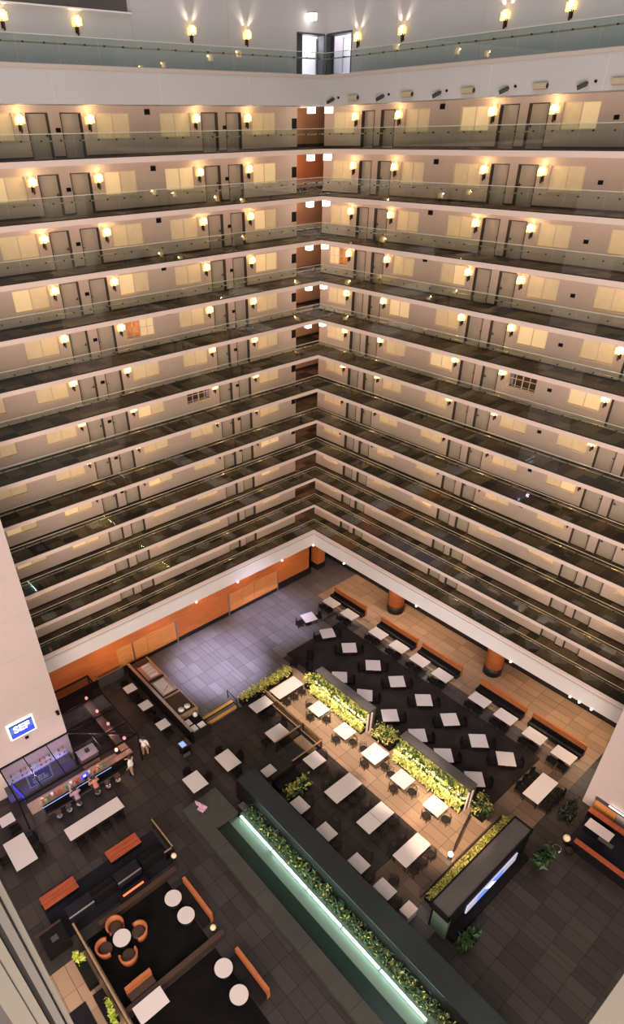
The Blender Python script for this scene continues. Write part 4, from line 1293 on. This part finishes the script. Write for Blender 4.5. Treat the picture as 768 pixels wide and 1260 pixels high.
pane([(25.4, 7.7), (27.55, 5.7), (27.55, 7.7)]); pane([(27.65, 5.5), (28.95, 4.35), (30.55, 4.35), (30.55, 7.7), (27.65, 7.7)])
pane([(30.65, 4.35), (32.25, 4.35), (32.25, 7.7), (30.65, 7.7)]); pane([(32.35, 4.35), (33.95, 4.35), (33.95, 7.7), (32.35, 7.7)])
for (x, y) in ((25, -.3), (25, 7.75), (34, 7.75)):
    MB().box(x-28.9-.05, y-4.2-.05, 0, x-28.9+.05, y-4.2+.05, 3.0).build('post', 'black_matte', t)
t = thing('bar_counter', 'long lit front bar counter with brown top under the glass canopy', 'counter', (29, 6.8, ZL))
def K(name, b, mt): return MB().box(b[0]-29, b[1]-6.8, b[2], b[3]-29, b[4]-6.8, b[5]).build(name, mt, t)
K('body', (25.6, 6.9, 0, 32.6, 7.35, 1.02), 'black_matte')
K('top', (25.5, 7.0, 1.02, 32.8, 7.46, 1.10), 'bar_top')
K('foot_rail', (27.0, 7.75, .22, 32.6, 7.81, .28), 'steel')
K('light_edge', (27.4, 7.56, .95, 32.7, 7.59, .99), 'sign_sky')
K('floor_mat', (26.3, 5.75, 0, 33.4, 6.85, .02), 'bar_floor')
t = thing('side_counter', 'side counter of the bar under the pendant lamps, running to the orange wall', 'counter', (25.9, 3.7, ZL))
MB().box(-.2, -3.1, 0, .2, 3.1, 1.02).build('body', 'black_matte', t); MB().box(-.35, -3.2, 1.02, .25, 3.15, 1.10).build('top', 'bar_top', t)
t = thing('back_counter', 'pale lit wooden back counter inside the corner of the bar', 'counter', (28.15, 5.15, ZL))
MB().box(-.65, -.5, 0, .65, .5, 1.02).build('body', 'bar_floor', t); MB().box(-.7, -.55, 1.02, .7, .55, 1.07).build('top', 'pillar_white', t)
MB().box(-.2, -.2, 1.07, .1, .1, 1.25).build('till', 'jamb_grey', t)
t = thing('back_bar', 'blue-lit back bar with shelves against the left pillar', 'cabinet', (31.6, 4.55, ZL))
MB().box(-2.4, -.30, 0, 2.6, .35, 1.0).build('cabinet', 'blue_wall', t)
MB().box(-2.4, -.30, 1.0, 2.6, .45, 1.06).build('worktop', 'jamb_grey', t)
for z in (1.4, 1.85): MB().box(-2.2, -.28, z, 2.3, .02, z+.03).build('shelf', 'white_china', t)
MB().box(-2.2, .04, 1.38, 2.3, .06, 1.41).build('shelf_light', 'sign_blue', t)
MB().box(-2.2, .04, 1.83, 2.3, .06, 1.86).build('shelf_light', 'sign_sky', t)
cols = ['bottle_amber', 'bottle_green', 'bottle_clear', 'bottle_red']
bme = {}
for c_ in cols: bme[c_] = MB().lathe([(.05, 0), (.05, .2), (.018, .26), (.018, .33)], (0, 0, 0), 8).mesh('bottle', c_)
for i in range(24):
    z = 1.43 if i < 12 else 1.88
    o = inst('bottle', bme[cols[i*7 % 4]], None, (29.55+(i % 12)*.36, 4.42, ZL+z))
    tag(o, '%s bottle on the %s shelf of blue-lit back bar, %s from right' % (cols[i*7 % 4][7:], 'lower' if i < 12 else 'upper', ORD[i % 12+1]), 'bottle', 'bottles on the %s back bar shelf' % ('lower' if i < 12 else 'upper'))
gm = {c_: MB().lathe([(.05, 0), (.07, .16), (.06, .16)], (0, 0, 0), 8).mesh('glass', c_) for c_ in cols}
for i in range(14):
    o = inst('drinking_glass', gm[cols[i % 4]], None, (32.5-i*.36, 7.1+.12*(i % 2), ZL+1.10)); o.scale = (1.5, 1.5, 1.5)
    tag(o, '%s glass on the lit front bar counter, %s from left' % (cols[i % 4][7:], (ORD+['fourteenth'])[i+1]), 'glass', 'glasses on the front bar counter')
t = thing('bar_screen', 'small blue-white screen on the bar counter', 'screen', (29.35, 7.32, ZL+1.10), .1)
MB().box(-.28, -.03, .12, .28, .02, .50).build('panel', 'sign_blue', t); MB().box(-.1, -.032+.05, .22, .1, .024, .40).build('image', 'sign_white', t); MB().box(-.1, -.12, 0, .1, .12, .13).build('foot', 'black_matte', t)
t = thing('television', 'slanting bright blue television hanging at the left end of the bar', 'screen', (33.6, 6.3, ZL+1.9), R(100))
MB().box(-.8, -.03, 0, .8, .03, .7).build('case', 'black_matte', t); MB().box(-.77, -.036, .03, .77, -.03, .67).build('picture', 'sign_blue', t); MB().box(-.03, -.02, .7, .03, .02, 1.10).build('hanger', 'dark_metal', t)
t = thing('television', 'slanting pale blue television high on the edge of the left pillar', 'screen', (28.55, 1.0, ZL+1.9), R(-75))
MB().box(-.8, -.03, 0, .8, .03, .8).build('case', 'black_matte', t); MB().box(-.77, .03, .03, .77, .036, .77).build('picture', 'sign_sky', t); MB().box(-.03, -.02, .8, .03, .02, 1.10).build('hanger', 'dark_metal', t)
pl = None
for i, (x, y) in enumerate(((25.9, .9), (25.9, 2.75), (25.85, 4.5), (25.6, 6.6), (26.6, 7.2))):
    lab = 'small round pendant lamp glowing red-pink under the bar canopy, %s from the orange wall' % ORD[i+1]
    if pl is None:
        pl = thing('pendant_lamp', lab, 'lamp', (x, y, zc-.05), 0, 'pendant lamps of the bar')
        smooth(MB().lathe([(.03, -1.12), (.10, -1.08), (.13, -.98), (.10, -.88), (.03, -.84)], (0, 0, 0), 12).build('globe', 'lamp_red', pl))
        MB().lathe([(.008, -.85), (.008, 0)], (0, 0, 0), 5).build('cord', 'black_matte', pl)
    else: cp(pl, (x, y, zc-.05), 0, lab, 'pendant lamps of the bar')
    point('pendant_light', (x, y, zc-1.35), 16, (1, .50, .38), .1)
for x in (28.0, 30.2, 32.4): point('bar_light', (x, 5.8, zc-.5), 90, (1, .66, .52), .2)
for x in (30.0, 32.0): point('bar_blue', (x, 4.95, ZL+1.7), 22, (.35, .35, 1.0), .2)
point('bar_light', (27.4, 3.0, zc-.5), 45, (1, .70, .66), .2)
for i, x in enumerate((32.0, 31.25, 30.5, 29.05, 28.2, 27.4)):
    put_stool(x, 8.38, ZL, 'brown-seated bar stool at the front of the bar, %s from left' % ORD[i+1], 'bar stools')

# lighted sign on the pillar
t = thing('lighted_sign', 'blue and white lighted sign with yellow-white rim on the left pillar', 'sign', (31.7, 4.2, 1.35))
MB().box(-.92, 0, -.72, .92, .10, .72).build('rim', 'sign_halo', t)
MB().box(-.82, .10, -.62, .82, .115, .60).build('face', 'sign_face', t)
MB().box(-.82, .115, -.62, .82, .125, -.18).build('lower_band', 'sign_blue', t)
MB().box(-.80, .115, .46, .80, .125, .52).build('top_line', 'black_matte', t)
def letters(txt, parent, loc, size, mt, rot):
    cu = bpy.data.curves.new('lettering', 'FONT'); cu.body = txt; cu.size = size; cu.extrude = .012; cu.align_x = 'CENTER'
    cu.offset = .02
    o = bpy.data.objects.new('lettering', cu); COL.objects.link(o)
    dg = bpy.context.evaluated_depsgraph_get()
    me = bpy.data.meshes.new_from_object(o.evaluated_get(dg))
    bpy.data.objects.remove(o); me.materials.clear(); me.materials.append(M[mt])
    o = bpy.data.objects.new('lettering', me); COL.objects.link(o); o.parent = parent; o.location = loc; o.rotation_euler = rot
    return o
letters('SEF', t, (0, .13, -.16), .80, 'sign_white', (PI/2, 0, PI))
tag(MB().box(-.12, 0, -.08, .12, .14, .08).build('pillar_spotlight', 'black_matte', None, (31.6, 4.2, .25)), 'small black spotlight below the lighted sign', 'lamp')
tag(MB().box(-.10, 0, -.10, .10, .35, .10).build('pillar_camera', 'black_matte', None, (29.15, 4.2, 1.1)), 'small black camera near the edge of the left pillar', 'camera')

# ------------------------------------------------------------------ lounge at the lower left
t = None
for i, (x0, x1, y0, y1) in enumerate(((28.68, 30.95, 13.06, 14.0), (33.28, 35.54, 13.2, 14.1))):
    b = thing('wood_bench', 'red-orange slatted wood bench on the blue rug, %s one' % ('right', 'left')[i], 'bench', ((x0+x1)/2, (y0+y1)/2, ZL+.012), 0, 'red wood benches')
    lx = (x1-x0)/2
    sl = MB().box(-lx, -.145, .40, lx, .145, .46).mesh('slat', 'red_wood')
    for k in (-.31, 0, .31): inst('slat', sl, b, (0, k, 0))
    MB().box(-lx+.05, -.42, 0, lx-.05, .42, .40).build('frame', 'black_matte', b)
for i, (x0, x1) in enumerate(((29.72, 31.36), (33.01, 34.64))):
    b = thing('credenza', 'low black credenza with pale steel edge at the rug, %s one' % ('right', 'left')[i], 'cabinet', ((x0+x1)/2, 15.45, ZL+.012), 0, 'black credenzas')
    l = (x1-x0)/2
    MB().box(-l, -.42, 0, l, .34, .85).build('body', 'carpet_blue', b)
    MB().box(-l, .34, .80, l, .42, .88).build('steel_edge', 'steel', b)
    b = thing('lounge_sofa', 'black low sofa on the rug, %s one' % ('right', 'left')[i], 'sofa', ((28.75, 32.2)[i], 15.2, ZL+.012), 0, 'black lounge sofas')
    MB().box(-.75, -.40, .05, .75, .30, .45).build('seat', 'black_leather', b); MB().box(-.80, .30, .05, .80, .50, .85).build('backrest', 'black_leather', b)
t = thing('fireplace', 'black linear fireplace with a glowing red slot below the right credenza', 'fireplace', (30.72, 16.52, ZL+.012))
MB().box(-1.0, -.30, 0, 1.0, .30, .50).build('body', 'black_matte', t); MB().box(-.72, -.06, .50, .72, .06, .52).build('flame_slot', 'fire', t)
balustrade('balustrade', [(27.4, 13.3), (27.4, 15.95)], ZL, 'balustrade with pale wooden rail at the right end of lounge rug', 1.0)
balustrade('balustrade', [(27.5, 15.98), (28.05, 15.98)], ZL, 'very short balustrade piece at the corner of the lounge rug', 1.0, 'screen_glass', 'steel')
for i, (x0, y, x1) in enumerate(((27.9, 22.2, 34.4), (27.9, 17.0, 33.4))):
    tag(MB().box(x0, y-.16, ZL, x1, y+.16, ZL+.42).build('low_divider', 'leather_brown'), 'low dark brown divider wall between the lounge carpets, %s one' % ('lower', 'upper')[i], 'partition', 'low lounge dividers')
t = thing('screen_wall', 'slim dark partition with long wooden top rail beside the lime plants', 'partition', (34.62, 19.8, ZL))
MB().box(-.05, -3.5, 0, .05, 3.6, .98).build('panel', 'black_matte', t); MB().box(-.06, -3.5, .98, .06, 3.6, 1.05).build('rail', 'oak', t)
for i, (y, h) in enumerate(((18.9, .55), (21.3, .55))):
    t = thing('lime_planter', 'black trough with lime green plant by the wooden rail, %s one' % ('upper', 'lower')[i], 'plant', (35.18, y, ZL), 0, 'lime plant troughs')
    MB().box(-.30, -.95, 0, .30, .95, h).build('trough', 'black_matte', t)
    mb = MB().leaves(260, blob((0, -.75 if i == 0 else .55, h-.05), (.30, .48 if i == 0 else .75, .45)), .26, 0)
    mb.build('foliage', 'leaf_lime', t)['kind'] = 'stuff'
t = thing('floor_mat', 'dark patterned mat on the beige floor at the bottom left', 'mat', (36.4, 21.1, ZL))
MB().box(-.5, -1.0, 0, .5, 1.0, .02).build('mat', 'carpet_blue', t)
t = thing('service_console', 'black console with small pale device at the left edge near the jamb', 'cabinet', (35.9, 16.3, ZL))
MB().box(-.8, -.7, 0, .6, .6, .8).build('body', 'black_matte', t); MB().box(-.3, -.2, .8, .1, .15, .84).build('device', 'jamb_grey', t); MB().box(-.8, -.85, .80, .8, -.72, .86).build('shelf', 'leather_brown', t)
for i, (x, y, lab) in enumerate(((28.3, 21.75, 'small pale ball lamp between the two orange lounge banquettes'), (27.6, 16.35, 'small pale ball lamp at the corner of the lounge balustrade'))):
    t = thing('ball_lamp', lab, 'lamp', (x, y, ZL), 0, 'lounge ball lamps')
    MB().lathe([(.12, 0), (.12, .03), (.03, .05), (.03, .5)], (0, 0, 0), 10).build('stand', 'dark_metal', t)
    smooth(MB().lathe([(.03, .48), (.15, .53), (.19, .64), (.15, .76), (.04, .82)], (0, 0, 0), 12).build('globe', 'blind', t))
spot('foot_light', (36.6, 18.6, ZL+4.5), (36.4, 18.8, ZL), 60, 160, (1, .70, .40), .1)

# ------------------------------------------------------------------ counter at the right edge
t = thing('reception_counter', 'dark counter with orange top rails and pale desk at the right edge', 'counter', (5.2, 34.4, ZU))
def W(name, b, mt): return MB().box(b[0]-5.2, b[1]-34.4, b[2], b[3]-5.2, b[4]-34.4, b[5]).build(name, mt, t)
W('front_wall', (7.15, 32.9, 0, 7.35, 36.8, .95), 'black_matte'); W('top_rail', (7.08, 32.85, .95, 7.42, 36.8, 1.03), 'red_wood')
W('floor_panel', (4.1, 32.4, 0, 7.15, 36.8, .35), 'carpet_blue')
W('desk', (5.0, 32.75, .35, 5.7, 34.3, .95), 'black_matte'); W('desk_top', (4.95, 32.7, .95, 5.75, 34.35, 1.0), 'pillar_white')
W('tray', (5.75, 33.75, .86, 6.0, 34.7, .96), 'jamb_grey')
W('inner_wall', (4.25, 32.3, 0, 4.45, 36.8, .95), 'black_matte'); W('top_rail', (4.15, 32.3, .95, 4.55, 36.8, 1.03), 'red_wood')
W('back_panel', (3.4, 32.3, 0, 3.6, 33.75, 1.25), 'orange_panel'); W('back_ledge', (3.3, 32.2, 1.25, 3.55, 36.5, 1.33), 'leaf_door')
W('lamp_tube', (3.42, 33.1, 1.33, 3.48, 36.4, 1.37), 'lamp_white')
mat('leaf_black', (.008, .012, .007), .6, var=.4, scale=3)
plant('dark_bush', 'round dark bush at the foot of the right white pillar', 5.2, 31.5, ZU, (.8, .7, .5), (1.0, .55, 1.0), 420, .3, ['leaf_black', 'leaf_black'])

# ------------------------------------------------------------------ people
def person(label, loc, rz, joints, edges, mats_of, hair, sc=1.12):
    # joints: name -> (x, y, z, r); the body faces +y
    names = list(joints)
    idx = {n_: i for i, n_ in enumerate(names)}
    me = bpy.data.meshes.new('body')
    me.from_pydata([joints[n_][:3] for n_ in names], [(idx[a], idx[b]) for a, b in edges], [])
    o = bpy.data.objects.new('person', me)
    COL.objects.link(o)
    md = o.modifiers.new('skin', 'SKIN')
    sv = me.skin_vertices[0].data
    for i, n_ in enumerate(names):
        r_ = joints[n_][3]
        sv[i].radius = (r_, r_*.82 if n_ in ('pelvis', 'chest', 'waist', 'shoulders') else r_)
        sv[i].use_root = n_ == 'pelvis'
    sb = o.modifiers.new('sub', 'SUBSURF'); sb.levels = 1; sb.render_levels = 1
    dg = bpy.context.evaluated_depsgraph_get()
    body = bpy.data.meshes.new_from_object(o.evaluated_get(dg))
    bpy.data.objects.remove(o)
    ms = sorted(set(mats_of.values()))
    body.materials.clear()
    for k in ms: body.materials.append(M[k])
    seg = [(Vector(joints[a][:3]), Vector(joints[b][:3]), mats_of.get((a, b)) or mats_of.get(b) or mats_of['*']) for a, b in edges]
    for p in body.polygons:
        c = p.center; best = None
        for a, b, k in seg:
            d = b-a; tt = max(0, min(1, (c-a).dot(d)/max(d.length_squared, 1e-9)))
            q = (c-(a+d*tt)).length
            if best is None or q < best[0]: best = (q, k)
        p.material_index = ms.index(best[1]); p.use_smooth = True
    o = bpy.data.objects.new('person', body)
    COL.objects.link(o); o.location = loc; o.rotation_euler.z = rz; o.scale = (1.38, 1.38, 1.18)
    tag(o, label, 'person')
    hd = Vector(joints['head'][:3])
    h = MB().lathe([(.10, -.05), (.115, .0), (.11, .06), (.075, .115), (.02, .13)], (hd.x, hd.y-.018, hd.z+.01), 12)
    smooth(h.build('hair', hair, o))
    f = MB()
    for sx in (-.035, .035): f.box(hd.x+sx-.012, hd.y+.085, hd.z+.005, hd.x+sx+.012, hd.y+.105, hd.z+.022)
    f.build('eyes', 'black_matte', o)
    MB().add([(hd.x-.014, hd.y+.09, hd.z-.035), (hd.x+.014, hd.y+.09, hd.z-.035), (hd.x, hd.y+.125, hd.z-.03), (hd.x, hd.y+.095, hd.z+.01)], [(0, 1, 2), (0, 2, 3), (1, 3, 2)]).build('nose', 'skin', o)
    MB().box(hd.x-.025, hd.y+.088, hd.z-.062, hd.x+.025, hd.y+.098, hd.z-.052).build('mouth', 'shirt_coral', o)
    return o
def hand(J, E, side, wrist, d):
    w_ = Vector(wrist); d = Vector(d).normalized()
    sx = -1 if side == 'l' else 1
    lat = d.cross(Vector((0, 0, 1))).normalized()
    if lat.length < .1: lat = Vector((1, 0, 0))
    palm = w_+d*.06
    J['palm_'+side] = (*palm, .030); E.append(('wrist_'+side, 'palm_'+side))
    for k, (off, ln) in enumerate(((-.030, .075), (-.010, .088), (.010, .082), (.030, .062))):
        b = palm+lat*off+d*.035; m_ = b+d*ln*.55+Vector((0, 0, -.012)); e_ = b+d*ln+Vector((0, 0, -.035))
        for nm, p, r_ in (('a', b, .010), ('b', m_, .009), ('c', e_, .008)): J['f%s%s%d' % (side, nm, k)] = (*p, r_)
        E.append(('palm_'+side, 'f%sa%d' % (side, k))); E.append(('f%sa%d' % (side, k), 'f%sb%d' % (side, k))); E.append(('f%sb%d' % (side, k), 'f%sc%d' % (side, k)))
    th = palm-lat*.045*sx+d*.01
    J['t'+side] = (*th, .011); J['u'+side] = (*(th-lat*.02*sx+d*.045), .009)
    E.append(('palm_'+side, 't'+side)); E.append(('t'+side, 'u'+side))
def figure(label, loc, rz, seated, shirt, trousers, hair, arms):
    J, E = {}, []
    zp = .84 if seated else .95
    lean = .10 if seated else .0
    J['pelvis'] = (0, 0, zp, .15); J['waist'] = (0, lean*.4, zp+.16, .135); J['chest'] = (0, lean, zp+.34, .155); J['shoulders'] = (0, lean*1.2, zp+.47, .11)
    J['neck'] = (0, lean*1.4, zp+.56, .055); J['head_low'] = (0, lean*1.5+.02, zp+.63, .075); J['head'] = (0, lean*1.5+.02, zp+.71, .10); J['head_top'] = (0, lean*1.5+.01, zp+.79, .075)
    E += [('pelvis', 'waist'), ('waist', 'chest'), ('chest', 'shoulders'), ('shoulders', 'neck'), ('neck', 'head_low'), ('head_low', 'head'), ('head', 'head_top')]
    mo = {'*': shirt, 'neck': 'skin', 'head_low': 'skin', 'head': 'skin', 'head_top': 'skin'}
    for s_, sx in (('l', -1), ('r', 1)):
        J['hip_'+s_] = (sx*.10, 0, zp-.05, .105)
        if seated:
            J['knee_'+s_] = (sx*.13, .44, zp-.04, .075); J['ankle_'+s_] = (sx*.13, .36, zp-.50, .05); J['toe_'+s_] = (sx*.14, .54, zp-.55, .04)
        else:
            st = .10*sx
            J['knee_'+s_] = (sx*.11, .04+st*.5, .50, .075); J['ankle_'+s_] = (sx*.11, st*.6, .09, .05); J['toe_'+s_] = (sx*.13, st*.6+.18, .04, .04)
        E += [('pelvis', 'hip_'+s_), ('hip_'+s_, 'knee_'+s_), ('knee_'+s_, 'ankle_'+s_), ('ankle_'+s_, 'toe_'+s_)]
        for k in ('hip_', 'knee_', 'ankle_'): mo[k+s_] = trousers
        mo['toe_'+s_] = 'black_matte'
        sh = Vector((sx*.20, lean*1.2, zp+.44))
        el, wr_ = arms[s_]
        el = Vector((sx*el[0], el[1]+lean, zp+el[2])); wr_ = Vector((sx*wr_[0], wr_[1]+lean, zp+wr_[2]))
        J['shoulder_'+s_] = (*sh, .075); J['elbow_'+s_] = (*el, .05); J['wrist_'+s_] = (*wr_, .034)
        E += [('shoulders', 'shoulder_'+s_), ('shoulder_'+s_, 'elbow_'+s_), ('elbow_'+s_, 'wrist_'+s_)]
        mo['shoulder_'+s_] = shirt; mo['elbow_'+s_] = shirt; mo['wrist_'+s_] = 'skin'
        n0 = len(E); hand(J, E, s_, wr_, wr_-el)
        for a, b in E[n0:]: mo[b] = 'skin'
    return person(label, loc, rz, J, E, mo, hair)
SEAT = {'l': ((.27, .10, .22), (.16, .34, .28)), 'r': ((.27, .12, .22), (.14, .36, .28))}
HANG = {'l': ((.27, -.02, .16), (.26, .10, -.08)), 'r': ((.28, .08, .18), (.20, .30, .16))}
TALK = {'l': ((.27, .02, .16), (.18, .28, .20)), 'r': ((.27, -.03, .16), (.27, .06, -.10))}
figure('person in a mauve shirt seated at the front of the bar, back to the viewer', (30.5, 8.42, ZL-.04), PI, True, 'shirt_mauve', 'trousers_dark', 'hair_dark', SEAT)
figure('person in a coral shirt seated at the front of the bar, back to the viewer', (29.05, 8.42, ZL-.04), PI, True, 'shirt_coral', 'trousers_dark', 'hair_dark', SEAT)
figure('person in white top and tan trousers standing at the bar corner, nearer the viewer', (26.2, 8.45, ZL), R(215), False, 'shirt_white', 'trousers_tan', 'hair_dark', HANG)
figure('person in white top standing at the bar corner, farther from the viewer', (24.55, 7.5, ZL), R(130), False, 'shirt_white', 'trousers_tan', 'hair_dark', TALK)
